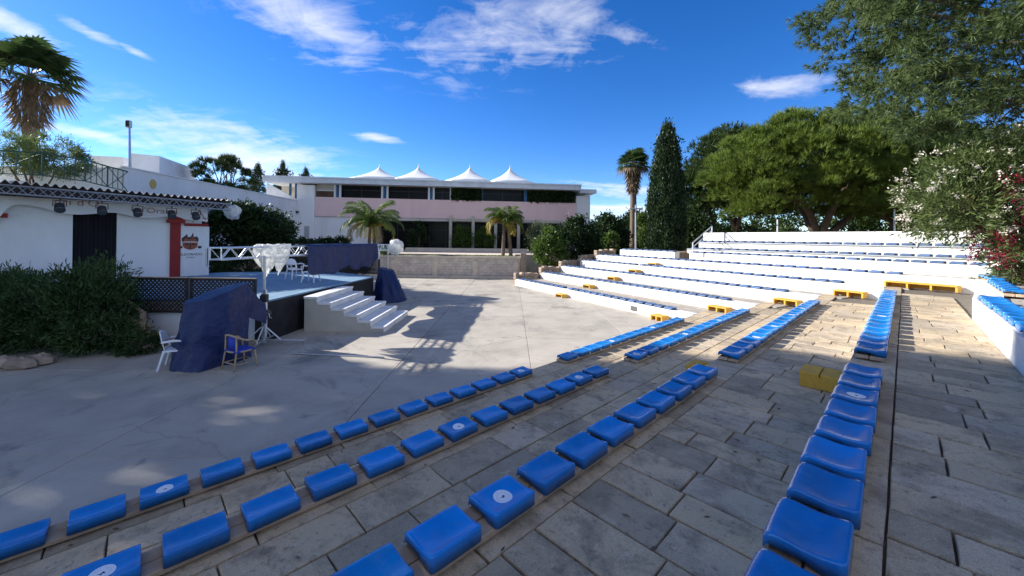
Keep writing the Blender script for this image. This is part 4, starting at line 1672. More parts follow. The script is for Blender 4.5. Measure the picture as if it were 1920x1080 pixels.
flat(circ(.34, -.25, .075, .06), .060, 1)
mb.build('flame_emblem', [pmat('emblem rust red', (.33, .09, .04), .7, .2, 8), MT['letter_black'], MT['sticker']], panel)
# little stick-figure mark above the lintel
mb = MB()
uc, zc = UB(369, 408)
for (x0, z0, x1, z1) in ((0, .3, -.22, -.1), (0, .3, .24, -.1), (-.3, -.02, -.12, -.04), (.1, -.04, .34, -.02), (-.25, -.2, -.18, -.22), (.2, -.22, .3, -.2)):
    p, q = FB.p(uc + x0, zc + z0, .34), FB.p(uc + x1, zc + z1, .34)
    mb.tube([p, q], .018, 5)
mb.build('dancer_mark', MT['letter_red'], fascia)
# red swag at left edge
mb = MB().wall(FB, UB(-20)[0], UB(14)[0], UB(5, 408)[1], UB(5, 400)[1], .01, .2)
mb.build('red_lintel', MT['red'], shed)

# corrugated roof
rf = obj('roof_sheet_tmp', None)
bpy.data.objects.remove(rf)
e0, e1 = FB.p(-6.0, 0, 1.35), FB.p(UB(398)[0] + .25, 0, 1.35)
zr0, zr1 = 4.78, 4.62
L = (e1 - e0).length
d_ = (e1 - e0).normalized()
bk = Vector((-FB.n.x, -FB.n.y, 0))
mb = MB()
per = .21
nx = int(L / per * 8)
for j, (dep, dz) in enumerate(((0, 0), (5.5, -.55))):
    for i in range(nx + 1):
        x = L * i / nx
        w = .055 * math.sin(2 * PI * x / per)
        p = e0 + d_ * x + bk * dep
        zz = zr0 + (zr1 - zr0) * x / L + dz + w
        mb.v.append((p.x, p.y, zz))
for i in range(nx):
    mb.f.append((i, i + 1, nx + 2 + i, nx + 1 + i)); mb.mi.append(0)
roof_s = mb.build('roof', MT['roofsheet'], shed, smooth=True)
# white strip painting the sun highlight along the sheet's front edge
mb = MB()
for i in range(nx + 1):
    x = L * i / nx
    w = .055 * math.sin(2 * PI * x / per)
    p = e0 + d_ * x - bk * .004
    zz = zr0 + (zr1 - zr0) * x / L + w
    mb.v += [(p.x, p.y, zz + .004), (p.x, p.y, zz + .022)]
for i in range(nx):
    mb.f.append((2 * i, 2 * i + 2, 2 * i + 3, 2 * i + 1)); mb.mi.append(0)
mb.build('sheet_edge_glint', MT['roof_glint'], roof_s)
MB().prism([tuple(p) for p in (e0.xy - FB.n * .25, e1.xy - FB.n * .25, e1.xy - FB.n * .38, e0.xy - FB.n * .38)], zr1 - .34, zr1 - .07).build('eave_beam', MT['lattice'], shed)
MB().prism([tuple(p) for p in (FB.p(-5, 0, .33).xy, FB.p(uend + .2, 0, .33).xy, FB.p(uend + .2, 0, -1.2).xy, FB.p(-5, 0, -1.2).xy)], 4.30, 4.36).build('soffit', MT['lattice'], shed)


# ---- trusses
def truss(name, label, a, b, w, mat, parent=None, n=None, tri=False, r=.025, grp=None):
    a, b = Vector(a), Vector(b)
    th = parent or thing(name, label, 'truss', tuple((a + b) / 2), grp)
    d = (b - a).normalized()
    L = (b - a).length
    side = d.cross(Vector((0, 0, 1))).normalized()
    upv = side.cross(d)
    offs = [side * w / 2 + upv * w / 2, side * -w / 2 + upv * w / 2, side * -w / 2 - upv * w / 2, side * w / 2 - upv * w / 2]
    for o_ in offs:
        MB().tube([a + o_, b + o_], r, 6).build('chord', mat, th)
    n = n or max(2, int(L / w))
    for s_ in range(4):
        o1, o2 = offs[s_], offs[(s_ + 1) % 4]
        for i in range(n):
            p, q = a + d * (L * i / n), a + d * (L * (i + 1) / n)
            x, y = (p + o1, q + o2) if i % 2 == 0 else (p + o2, q + o1)
            MB().tube([x, y], r * .55, 5, cap=False).build('brace', mat, th)
    for e in (a, b):
        for s_ in range(4):
            MB().tube([e + offs[s_], e + offs[(s_ + 1) % 4]], r * .7, 5).build('end_frame', mat, th)
    return th


ta, tb_ = FB.p(UB(-30)[0], 0, 1.75), FB.p(UB(400)[0] + .1, 0, 1.75)
za = (Vector((ta.x, ta.y, 0)), Vector((tb_.x, tb_.y, 0)))
truss('lighting_truss', 'grey lighting truss under the shed roof carrying spotlights', (ta.x, ta.y, D(0, 352, ta.y)[2]), (tb_.x, tb_.y, D(400, 388, tb_.y)[2]), .26, MT['steel'], n=30, r=.022)
TA, TBv = Vector((ta.x, ta.y, D(0, 352, ta.y)[2])), Vector((tb_.x, tb_.y, D(400, 388, tb_.y)[2]))


def spotlight(px, py, k):
    # hang below the truss
    best = None
    for i in range(201):
        p = TA.lerp(TBv, i / 200)
        x = 960 + 721 * (p.x * CR + (p.z - CAM_H) * SR) / p.y
        if best is None or abs(x - px) < best[0]:
            best = (abs(x - px), p)
    p = best[1] - Vector((0, 0, .13))
    th = thing('spotlight', ['leftmost', 'second from left', 'third from left', 'fourth from left', 'rightmost'][k] + ' black spotlight hanging from the shed truss', 'spotlight', tuple(p), 'black spotlights under the shed roof')
    MB().tube([p, p - Vector((0, 0, .10))], .02, 6).build('clamp', MT['darkmetal'], th)
    s_ = Vector((FB.d.x, FB.d.y, 0))
    h = p - Vector((0, 0, .10))
    MB().tube([h + s_ * -.15 - Vector((0, 0, .2)), h + s_ * -.15, h + s_ * .15, h + s_ * .15 - Vector((0, 0, .2))], .016, 5).build('yoke', MT['darkmetal'], th)
    c = h - Vector((0, 0, .24))
    ax = (Vector((FB.n.x, FB.n.y, -.9))).normalized()
    MB().tube([c - ax * .16, c - ax * .12, c + ax * .12, c + ax * .14], [.06, .12, .135, .135], 14).build('can', MT['darkmetal'], th)
    MB().tube([c + ax * .141, c + ax * .15], [.12, .11], 14).build('lens', MT['lamp'], th)


for k, (px, py) in enumerate(((113, 379), (192, 386), (259, 390), (322, 396), (367, 399))):
    spotlight(px, py, k)


def bag(name, label, c, rad, seed, squash=(1, 1, 1), tail=True, grp='plastic bags over the lamps'):
    rg = np.random.default_rng(seed)
    nu, nv = 28, 18
    th = thing(name, label, 'plastic bag', tuple(c), grp)
    ph = rg.uniform(0, 6, 8)
    mb = MB()
    for j in range(nv + 1):
        v = PI * j / nv
        for i in range(nu):
            a = 2 * PI * i / nu
            r = 1 + .16 * math.sin(3 * a + ph[0] + v * 2) + .10 * math.sin(7 * a + ph[1] - v * 3) + .06 * math.sin(5 * v + ph[2] + 2 * a) + .04 * math.sin(13 * a + 4 * v + ph[3]) + rg.uniform(-.03, .03)
            mb.v.append((c[0] + rad * squash[0] * r * math.sin(v) * math.cos(a), c[1] + rad * squash[1] * r * math.sin(v) * math.sin(a), c[2] + rad * squash[2] * r * math.cos(v)))
    for j in range(nv):
        for i in range(nu):
            k = (i + 1) % nu
            mb.f.append((j * nu + i, j * nu + nu + i, j * nu + nu + k, j * nu + k)); mb.mi.append(0)
    mb.build('film', MT['bag'], th, smooth=True)
    return th


p = D(30, 354, 13.3)
bag('plastic_bag', 'clear plastic bag wrapped round the lamp at left edge of the shed truss', p, .40, 3, (1.2, .8, .55))
p = D(437, 398, 17.3)
bag('plastic_bag', 'torn plastic bag hanging off the right end of the shed truss', p, .34, 4, (.9, .8, .8))

# ---- front truss over the stage edge on two crank stands
FT0, FT1 = Vector((-7.28, 9.45, 2.60)), Vector((-6.62, 20.3, 2.52))
ft = truss('front_truss', 'long aluminium truss over the stage edge, half wrapped in blue tarpaulin', FT0, FT1, .29, MT['alu'], n=36, r=.024)
# drop section at the near end
dd = (FT1 - FT0).normalized()
truss('', '', FT0 + Vector((-.02, -.25, .14)), FT0 + Vector((-.02, -.25, -.30)), .29, MT['alu'], parent=ft, n=2, r=.024)


def tuv(y):
    f = (y - FT0.y) / (FT1.y - FT0.y)
    return FT0.lerp(FT1, f)


# tarpaulin draped over the far half
mb = MB()
rg = random.Random(8)
nu, nv = 40, 16
y0, y1 = 12.85, 18.6
for side in (1,):
    for i in range(nu + 1):
        y = y0 + (y1 - y0) * i / nu
        c = tuv(y)
        f = i / nu
        drop = .62 + .20 * abs(math.sin(f * PI * 2.0)) ** .8 + .05 * math.sin(f * 23)
        if f > .88:
            drop *= 1 - (f - .88) * 2.5
        for j in range(nv + 1):
            q = j / nv
            # over the top then down the front side (+x)
            if q < .12:
                off, zz = -.19 + .19 * q / .06 * 1.0, .20
                off = -.19 + .40 * q / .12
            else:
                s_ = (q - .12) / .88
                off = .21 + .05 * math.sin(f * 38 + s_ * 2) * s_ + .03 * math.sin(f * 13 + 1) * s_
                zz = .20 - (drop + .28) * s_
            mb.v.append((c.x + off, c.y + .02 * math.sin(s_ * 5 if q >= .12 else 0), c.z + zz + (0 if q < .12 else .015 * math.sin(f * 30 + 4 * q))))
for i in range(nu):
    for j in range(nv):
        a = i * (nv + 1) + j
        mb.f.append((a, a + nv + 1, a + nv + 2, a + 1)); mb.mi.append(0)
tarp1 = mb.build('draped_tarpaulin', MT['tarp'], None, tuple(tuv(15.7)), smooth=True)
tag(tarp1, 'dark blue tarpaulin sagging over the far half of the front truss', 'tarpaulin')
sol = tarp1.modifiers.new('thick', 'SOLIDIFY'); sol.thickness = .006

def drape(label, y0, y1, drop, seed):
    rg = random.Random(seed)
    c0 = tuv((y0 + y1) / 2)
    th = thing('plastic_bag', label, 'plastic bag', tuple(c0), 'plastic bags over the lamps')
    mb = MB()
    n, m = 72, 16
    ph = [rg.uniform(0, 6.28) for _ in range(8)]
    for j in range(m + 1):
        s_ = j / m
        for i in range(n):
            a = 2 * PI * i / n
            hx, hy = .24, (y1 - y0) / 2
            sq = 1 / max(abs(math.cos(a)), abs(math.sin(a))) ** .7
            taper = 1 + .10 * math.sin(s_ * PI) - .62 * s_ ** 1.6
            k = 1 + s_ ** .6 * (.13 * math.sin(7 * a + ph[0] + 2 * s_) + .09 * math.sin(12 * a + ph[1]) + .06 * math.sin(21 * a + ph[2] + 3 * s_) + rg.uniform(-.03, .03))
            x = hx * math.cos(a) * sq * (taper * .6 + .4) * k
            y = hy * math.sin(a) * sq * taper * k - .12 * s_
            dz = drop * (1 + .22 * math.sin(3 * a + ph[3]) + .12 * math.sin(8 * a + ph[4]) + .08 * math.sin(17 * a + ph[5]))
            mb.v.append((c0.x + x, c0.y + y, c0.z + .20 - dz * s_ + .03 * math.sin(9 * a + 5 * s_)))
    for j in range(m):
        for i in range(n):
            k = (i + 1) % n
            mb.f.append((j * n + i, (j + 1) * n + i, (j + 1) * n + k, j * n + k)); mb.mi.append(0)
    mb.v.append((c0.x, c0.y, c0.z + .21))
    for i in range(n):
        mb.f.append((i, (i + 1) % n, len(mb.v) - 1)); mb.mi.append(0)
    mb.build('film', MT['bag'], th, smooth=True)


drape('big torn white plastic bag hanging round the near truss and stand', 10.9, 12.15, .70, 9)
p = tuv(18.9) + Vector((.05, 0, -.28))
bag('plastic_bag', 'crumpled white plastic at the far stand beside the blue tarpaulin', p, .24, 12, (.7, .9, 1.2))
p = FT1 + Vector((.25, .75, -.02))
bag('plastic_bag', 'rounded white plastic bag at the far end of the front truss', p, .52, 14, (.75, .9, .72))


def crank_stand(label, base, top):
    th = thing('crank_stand', label, 'stand', tuple(base), 'crank stands carrying the front truss')
    x, y, z = base
    MB().tube([(x, y, .12), (x, y, 1.25)], .055, 10).build('lower_mast', MT['steel'], th)
    MB().tube([(x + .06, y - .02, .25), (x + .06, y - .02, 1.55)], .03, 10).build('outer_mast', MT['alu'], th)
    MB().tube([(x, y, 1.25), (x, y, top)], .035, 10).build('upper_mast', MT['steel'], th)
    MB().bbox((x, y, 1.32), (.19, .17, .22), .3, .02).build('collar', MT['darkmetal'], th)
    MB().tube([(x + .10, y - .10, .92), (x + .22, y - .14, .92)], .09, 10).build('winch', MT['darkmetal'], th)
    MB().tube([(x + .22, y - .14, .92), (x + .26, y - .15, .80), (x + .32, y - .17, .80)], .012, 5).build('crank_handle', MT['steel'], th)
    for a in (.2, 1.75, 3.4, 4.9):
        d = Vector((math.cos(a), math.sin(a), 0))
        e = Vector((x, y, .10)) + d * 1.05
        MB().tube([(x + d.x * .05, y + d.y * .05, .14), (e.x, e.y, .09)], .028, 8).build('leg', MT['steel'], th)
        MB().tube([(x + d.x * .04, y + d.y * .04, .52), tuple(Vector((x, y, .125)) + d * .45)], .018, 6).build('leg_brace', MT['alu'], th)
        MB().tube([(e.x, e.y, .0), (e.x, e.y, .17)], .02, 8).build('jack', MT['steel'], th)
        MB().tube([(e.x, e.y, .0), (e.x, e.y, .015)], .06, 12).build('foot_pad', MT['steel'], th)
    return th


s1 = tuv(11.05)
crank_stand('grey crank stand holding the near end of the front truss', (s1.x + .28, 10.75, 0), 2.5)
crank_stand('grey crank stand at the far end of the stage beside blue cover', (-6.05, 18.75, 0), 2.42)
# long loose bar on the ground in front of the stage
tag(MB().tube([(-5.6, 9.95, .02), (-3.2, 9.75, .02)], .016, 8).build('steel_bar', MT['steel'], None, (-4, 9.7, 0)), 'thin steel bar lying on the plaza before the stage steps', 'bar')
# a drain joint line on the far plaza
da, db = G(757, 537), G(788, 527)


# ---- tarpaulin covered machine, near
def covered(name, label, foot, top, tz, seed, fold=.06, boxy=True):
    """cloth over something tall: foot ring -> shoulder -> top outline, with folds"""
    rg = random.Random(seed)
    n = 64
    m = 22
    cx = sum(p[0] for p in foot) / len(foot)
    cy = sum(p[1] for p in foot) / len(foot)

    def outline(poly, f):
        L = len(poly)
        x = f * L
        i = int(x) % L
        t = x - int(x)
        a, b = poly[i], poly[(i + 1) % L]
        return Vector((a[0] + (b[0] - a[0]) * t, a[1] + (b[1] - a[1]) * t))
    mb = MB()
    ph = [rg.uniform(0, 6.28) for _ in range(6)]
    for j in range(m + 1):
        s_ = j / m
        for i in range(n):
            f = i / n
            a, b = outline(foot, f), outline(top, f)
            prof = s_
            p = a.lerp(b, prof)
            zt = tz[0] + (tz[1] - tz[0]) * (.5 + .5 * math.cos(2 * PI * f + tz[2] + PI * .0))
            w = fold * (1 - s_ * .75)
            ang = 2 * PI * f
            k = w * (1.6 * abs(math.sin(2.5 * ang + ph[0] + 1.3 * s_)) - .9 + .8 * abs(math.sin(5.5 * ang + ph[1] - 2.2 * s_)) - .4 + .7 * math.sin(3 * ang + 7 * s_ + ph[2]) * (1 - s_))
            c = Vector((cx, cy))
            r_ = (p - c)
            zz = zt * s_
            k += .035 * (abs(math.sin(4.1 * p.x + 3.3 * zz + ph[4])) + abs(math.sin(5.7 * p.y - 4.4 * zz + ph[5])) + .6 * abs(math.sin(9 * p.x - 8 * zz + 6 * p.y)) - 1.3)
            p = c + r_ * (1 + k)
            z = zt * s_
            z += .02 * math.sin(9 * ang + 8 * s_ + ph[3]) * (1 if 0 < j < m else 0)
            mb.v.append((p.x, p.y, max(.004, z)))
    for j in range(m):
        for i in range(n):
            k = (i + 1) % n
            mb.f.append((j * n + i, j * n + k, (j + 1) * n + k, (j + 1) * n + i)); mb.mi.append(0)
    # top: one inset ring, then a fan
    tv = mb.v[m * n:(m + 1) * n]
    tx, ty, tzz = (sum(v[q] for v in tv) / n for q in range(3))
    for v in tv:
        mb.v.append((v[0], v[1], v[2]))
    mb.v.append((tx, ty, tzz + .03))
    for i in range(n):
        k = (i + 1) % n
        mb.f.append(((m + 1) * n + i, (m + 1) * n + k, (m + 2) * n)); mb.mi.append(0)
    o = mb.build(name, MT['tarp'], None, (cx, cy, 0), smooth=True)
    return tag(o, label, 'tarpaulin')


covered('covered_machine', 'bulky machine wrapped in a dark blue tarpaulin beside the stage',
        [(-7.95, 9.05), (-7.5, 8.6), (-6.95, 8.6), (-6.62, 9.1), (-6.62, 9.75), (-6.95, 10.1), (-7.6, 10.1), (-8.05, 9.6)],
        [(-7.78, 9.2), (-7.55, 8.85), (-6.98, 8.9), (-6.72, 9.15), (-6.72, 9.8), (-6.9, 9.95), (-7.45, 9.95), (-7.8, 9.7)], (1.46, 1.86, 2.75), 5, .08)
# side flap towards the stage
mb = MB()
for i in range(9):
    for j in range(9):
        u, v = i / 8, j / 8
        p = Vector((-6.78, 9.75, 1.78)).lerp(Vector((-6.75, 10.5, 1.20)), u) + Vector((.04, .02, -.75 * v * (1 - .25 * u)))
        mb.v.append((p.x + .04 * math.sin(6 * u + 3 * v), p.y, p.z))
for i in range(8):
    for j in range(8):
        a = i * 9 + j
        mb.f.append((a, a + 9, a + 10, a + 1)); mb.mi.append(0)
fo = mb.build('tarpaulin_flap', MT['tarp'], bpy.data.objects['covered_machine'], smooth=True)
# far covered machine
covered('covered_machine', 'small machine under blue cover at the far end of the stage front',
        [(-6.45, 18.0), (-5.9, 17.7), (-5.3, 17.9), (-5.05, 18.6), (-5.3, 19.3), (-6.0, 19.5), (-6.6, 19.1), (-6.7, 18.5)],
        [(-6.35, 18.4), (-6.1, 18.2), (-5.9, 18.2), (-5.75, 18.5), (-5.75, 18.8), (-6.0, 19.0), (-6.3, 19.0), (-6.4, 18.7)], (1.45, 1.6, .6), 15)


# ---- chairs
def plastic_chair(label, loc, rz, back=True):
    th = thing('plastic_chair', label, 'chair', loc, 'white plastic garden chairs')
    th.rotation_euler = (0, 0, rz)
    B = th.location

    def part(mb, name, smooth=False):
        obj(name, mb.mesh(name, MT['plastic_white'], (0, 0, 0), smooth), th)
    part(MB().bbox((0, 0, .42), (.46, .44, .035), 0, .015), 'seat')
    for sx in (-1, 1):
        part(MB().tube([(sx * .20, -.19, .41), (sx * .25, -.25, 0)], [.03, .022], 6), 'leg')
        part(MB().tube([(sx * .20, .19, .41), (sx * .24, .29, 0)], [.03, .022], 6), 'leg')
        part(MB().tube([(sx * .25, -.20, .42), (sx * .28, -.22, .64), (sx * .27, .0, .66), (sx * .25, .22, .63)], [.022, .022, .03, .025], 6), 'armrest')
    if back:
        mb = MB()
        n = 14
        for j in range(9):
            v = j / 8
            for i in range(n + 1):
                u = -1 + 2 * i / n
                w = .22 * (1 - .25 * max(0, v - .6) / .4 * abs(u))
                z = .43 + .44 * v - .06 * (u * u) * max(0, v - .5) * 2
                mb.v.append((u * w, .20 + .10 * v - .04 * u * u, z))
        for j in range(8):
            for i in range(n):
                if j in (1, 2) and 2 <= i < n - 2:
                    continue
                a = j * (n + 1) + i
                mb.f.append((a, a + 1, a + n + 2, a + n + 1)); mb.mi.append(0)
        o = obj('backrest', mb.mesh('backrest', MT['plastic_white'], smooth=True), th)
        s_ = o.modifiers.new('t', 'SOLIDIFY'); s_.thickness = .02
    return th


c = G(322, 690)
plastic_chair('white plastic chair standing left of the blue covered machine', (c.x + .05, c.y + .1, .002), R(115))
c = D(583, 522, 15.5)
plastic_chair('white plastic chair on the stage beneath the draped tarpaulin', (c.x, c.y, SZ + .004), R(0))
c = G(737, 556)
plastic_chair('white plastic chair on the far plaza beside the small blue cover', (c.x, c.y, .002), R(-60))
c = D(552, 520, 16.5)
plastic_chair('white plastic chair on the stage, left of another under the tarpaulin', (c.x, c.y, SZ + .004), R(60))


def rattan_chair(label, loc, rz):
    th = thing('rattan_chair', label, 'chair', loc)
    th.rotation_euler = (0, 0, rz)

    def part(mb, name, mat='rattan'):
        return obj(name, mb.mesh(name, MT[mat], (0, 0, 0), True), th)
    part(MB().bbox((0, 0, .42), (.46, .44, .04), 0, .015), 'seat', 'blue_weave')
    ring = [(.25 * math.cos(a), .24 * math.sin(a), .415) for a in [2 * PI * i / 20 for i in range(21)]]
    part(MB().tube(ring, .02, 6, cap=False), 'seat_rim')
    for sx in (-1, 1):
        part(MB().tube([(sx * .21, -.20, .42), (sx * .25, -.24, 0)], .019, 6), 'leg')
        part(MB().tube([(sx * .20, .20, .78), (sx * .21, .20, .42), (sx * .23, .26, 0)], .019, 6), 'leg')
        part(MB().tube([(sx * .24, -.23, .14), (sx * .225, .24, .14)], .013, 5), 'stretcher')
        part(MB().tube([(sx * .23, -.22, .25), (sx * .05, -.22, .40)], .011, 5), 'corner_brace')
        part(MB().tube([(sx * .21, -.18, .42), (sx * .27, -.20, .58), (sx * .28, -.10, .655)], .017, 6), 'arm_post')
    part(MB().tube([(-.24, -.23, .16), (.24, -.23, .16)], .013, 5), 'stretcher')
    part(MB().tube([(-.22, .24, .16), (.22, .24, .16)], .013, 5), 'stretcher')
    arm = [(.28 * math.cos(a), -.02 + .27 * math.sin(a), .66 + .14 * max(0, math.sin(a)) ** 1.5) for a in [R(-20) + R(220) * i / 26 for i in range(27)]]
    part(MB().tube(arm, .024, 7), 'arm_hoop')
    mb = MB()
    n = 12
    for j in range(2):
        for i in range(n + 1):
            a = R(45) + R(90) * i / n
            mb.v.append((.255 * math.cos(a), -.02 + .255 * math.sin(a), .45 if j == 0 else .66 + .13 * math.sin(a) ** 1.5))
    for i in range(n):
        mb.f.append((i, i + 1, n + 2 + i, n + 1 + i)); mb.mi.append(0)
    o = part(mb, 'backrest', 'blue_weave')
    s_ = o.modifiers.new('t', 'SOLIDIFY'); s_.thickness = .015
    return th


c = G(443, 692)
rattan_chair('rattan armchair with blue woven seat beside the covered machine', (c.x, c.y + .12, .002), R(155))

# ---- wooden stairs with rails at the left of the stage
ws = thing('wooden_steps', 'old wooden steps with sloping handrail among the bushes', 'stairs', (-10.4, 10.3, 0))
r0, r1 = D(187, 527, 11.2), D(268, 586, 10.35)
l0, l1 = D(210, 566, 11.0), D(262, 609, 10.35)
MB().tube([r0, r1], .045, 6).build('top_rail', MT['wood'], ws)
MB().tube([l0, l1], .035, 6).build('lower_rail', MT['wood'], ws)
MB().box((r1.x, r1.y, r1.z - .35), (.09, .09, .75), .2).build('post', MT['wood'], ws)
MB().box((r0.x, r0.y, r0.z - .5), (.09, .09, 1.0), .2).build('post', MT['wood'], ws)
for i in range(4):
    MB().bbox((-9.55 - i * .36, 10.28 + i * .03, .17 * (i + 1) - .03), (.40, .95, .06), .05, .01).build('tread', MT['wood'], ws)
    MB().box((-9.40 - i * .36, 10.28 + i * .03, .17 * (i + 1) - .06 - .055), (.04, .9, .105), .05).build('riser_board', MT['wood'], ws)

# green railing on the terrace behind the shed
rt = thing('terrace_railing', 'dark green metal railing above the shed roof', 'railing', (-20, 19, 5))
tops = [D(-20, 281, 19.0), D(80, 287, 20.0), D(160, 300, 21.0), D(202, 312, 21.8), D(240, 322, 22.4)]
for i in range(len(tops) - 1):
    a, b = tops[i], tops[i + 1]
    MB().tube([a, b], .04, 6).build('top_rail', MT['greenmetal'], rt)
    lo = Vector((0, 0, 1.15))
    MB().tube([a - lo, b - lo], .03, 6).build('bottom_rail', MT['greenmetal'], rt)
    MB().tube([a, b - lo], .022, 5).build('diagonal', MT['greenmetal'], rt)
    MB().tube([b, a - lo], .022, 5).build('diagonal', MT['greenmetal'], rt)
    k = 4
    for q in range(k):
        p = a.lerp(b, q / k)
        MB().tube([p + Vector((0, 0, .02)), p - lo], .035 if q == 0 else .018, 6).build('post' if q == 0 else 'bar', MT['greenmetal'], rt)
tb = MB().prism([(-40, 19.2), (-24.6, 19.2), (-18.6, 22.2), (-18.6, 22.4), (-40, 22.4)], 0, 5.0)
tag(tb.build('garden_terrace', MT['white_wall']), kind='structure')

# lamp post near the cypress, thin poles behind the fence
lpst = thing('lamp_post', 'thin grey lamp post with short cross arm left of the cypress', 'lamp', tuple(D(1192, 470, 27)))
a, b = D(1192, 478, 27), D(1192, 384, 27)
MB().tube([a, b], [.07, .05], 8).build('pole', MT['steel'], lpst)
c = D(1192, 391, 27)
MB().tube([c - Vector((.36, 0, 0)), c + Vector((.36, 0, 0))], .05, 6).build('cross_arm', MT['steel'], lpst)
for s_ in (-1, 1):
    MB().bbox(c + Vector((s_ * .36, -.02, -.03)), (.22, .2, .12), 0, .02).build('lamp_head', MT['steel'], lpst)
for px, y0, y1, Y, lab in ((1677, 392, 436, 26, 'thin pale pole behind the white fence, right of the big pine trunk'), (1458, 412, 436, 28, 'thin pale pole behind the white fence, left of the big pine trunk')):
    a, b = D(px, y1 + 20, Y), D(px, y0, Y)
    th = thing('fence_pole', lab, 'pole', tuple(a))
    MB().tube([a - Vector((0, 0, 1.5)), b], .055, 8).build('pole', MT['alu'], th)
    MB().tube([b, b + Vector((0, 0, .06))], [.06, .02], 8).build('cap', MT['steel'], th)

# ================================================================ VEGETATION
def limb(rg, a, b, r0, r1, bend=.15, n=6):
    a, b = Vector(a), Vector(b)
    d = b - a
    L = d.length
    off = Vector((rg.uniform(-1, 1), rg.uniform(-1, 1), rg.uniform(-.3, 1))) * L * bend
    pts = [a + d * (i / n) + off * math.sin(PI * i / n) for i in range(n + 1)]
    rad = [r0 + (r1 - r0) * i / n for i in range(n + 1)]
    return pts, rad


def clumpy(rng, blobs, nclump, per, crad, shell=(.72, 1.02), zmin=None):
    """clump centres on the skins of several ellipsoids, leaves scattered round each; returns points and outward axes"""
    P, A = [], []
    wts = np.array([b[1][0] * b[1][1] + b[1][0] * b[1][2] for b in blobs])
    wts = wts / wts.sum()
    for (c, r), w in zip(blobs, wts):
        k = max(3, int(nclump * w))
        d = ball(rng, k)
        rr = rng.uniform(shell[0], shell[1], (k, 1))
        cc = np.array(c) + d * np.array(r) * rr
        q = np.repeat(cc, per, 0) + np.abs(rng.normal(size=(k * per, 1))) ** .7 * crad * ball(rng, k * per) * np.array([1, 1, .8])
        P.append(q)
        A.append(np.repeat(d, per, 0))
    P, A = np.concatenate(P), np.concatenate(A)
    if zmin is not None:
        ok = P[:, 2] > zmin
        P, A = P[ok], A[ok]
    return P, A


def bush(name, label, cat, base, blobs, mat, nclump=90, per=40, crad=.3, leaf=(.14, .07), seed=1, stems=5, grp=None, up=.2, zmin=None):
    rng = np.random.default_rng(seed)
    rg = random.Random(seed)
    th = thing(name, label, cat, tuple(base), grp)
    P, A = clumpy(rng, blobs, nclump, per, crad, zmin=zmin)
    v = leaves(rng, P, leaf[0], leaf[1], up, A, 1.1)
    np_mesh('crown', v, 4, LM[mat], th)
    mb = MB()
    for i in range(stems):
        c, r = blobs[rg.randrange(len(blobs))]
        e = (c[0] + rg.uniform(-.5, .5) * r[0], c[1] + rg.uniform(-.5, .5) * r[1], c[2] + rg.uniform(-.2, .5) * r[2])
        pts, rad = limb(rg, (base[0] + rg.uniform(-.15, .15), base[1] + rg.uniform(-.15, .15), base[2]), e, .06, .015)
        mb.tube(pts, rad, 6)
    mb.build('trunk', MT['bark'], th, smooth=True)
    return th


def pine(name, label, base, c, r, mat, npads, per, tl, seed, trunk_r=.35, k=6, width=.035, padr=1.2, lean=(0, 0), grp=None, low=-.35, fork=.45, reject=None):
    """umbrella pine: foliage pads on the upper skin of an ellipsoid, carried by forked limbs"""
    rng = np.random.default_rng(seed)
    rg = random.Random(seed)
    th = thing(name, label, 'tree', tuple(base), grp)
    d = ball(rng, npads * 3)
    d = d[d[:, 2] > low][:npads]
    cen = np.array(c) + d * np.array(r) * rng.uniform(.55, 1.12, (len(d), 1)) ** .6
    n = len(cen)
    q = ball(rng, n * per)
    q[:, 2] = np.abs(q[:, 2]) * 1.1 - .35
    pr = padr * np.repeat(rng.uniform(.5, 1.35, (n, 1)), per, 0)
    P = np.repeat(cen, per, 0) + q * pr * np.array([1, 1, .8]) * rng.uniform(.8, 1.02, (n * per, 1))
    ax = q * np.array([.8, .8, .6]) + np.repeat(d, per, 0) * .35 + np.array([0, 0, .95])
    if reject is not None:
        ok = reject(P)
        P, ax = P[ok], ax[ok]
    v = tufts(rng, P, ax, k, tl, width, .38)
    np_mesh('crown', v, 3, LM[mat], th)
    mb = MB()
    base = Vector(base)
    fk = Vector((base.x + (c[0] - base.x) * .5 + lean[0], base.y + (c[1] - base.y) * .5 + lean[1], base.z + (c[2] - base.z) * fork))
    pts, rad = limb(rg, base, fk, trunk_r, trunk_r * .75, .05)
    mb.tube(pts, rad, 10)
    for i in range(4):
        a = 2 * PI * i / 4 + rg.uniform(-.4, .4)
        m = Vector((c[0] + r[0] * .42 * math.cos(a), c[1] + r[1] * .42 * math.sin(a), c[2] - r[2] * .25))
        pts, rad = limb(rg, fk - Vector((0, 0, .1)), m, trunk_r * .6, trunk_r * .32, .08)
        mb.tube(pts, rad, 8)
        idx = sorted(range(n), key=lambda j: (Vector(cen[j]) - m).length)
        for j in idx[:14:1]:
            e = Vector(cen[j])
            if e.z < m.z - .5:
                continue
            pts, rad = limb(rg, m.lerp(fk, rg.uniform(0, .35)), e - Vector((0, 0, .1)), trunk_r * .2, .03, .1)
            mb.tube(pts, rad, 5)
    mb.build('trunk', MT['bark'], th, smooth=True)
    return th


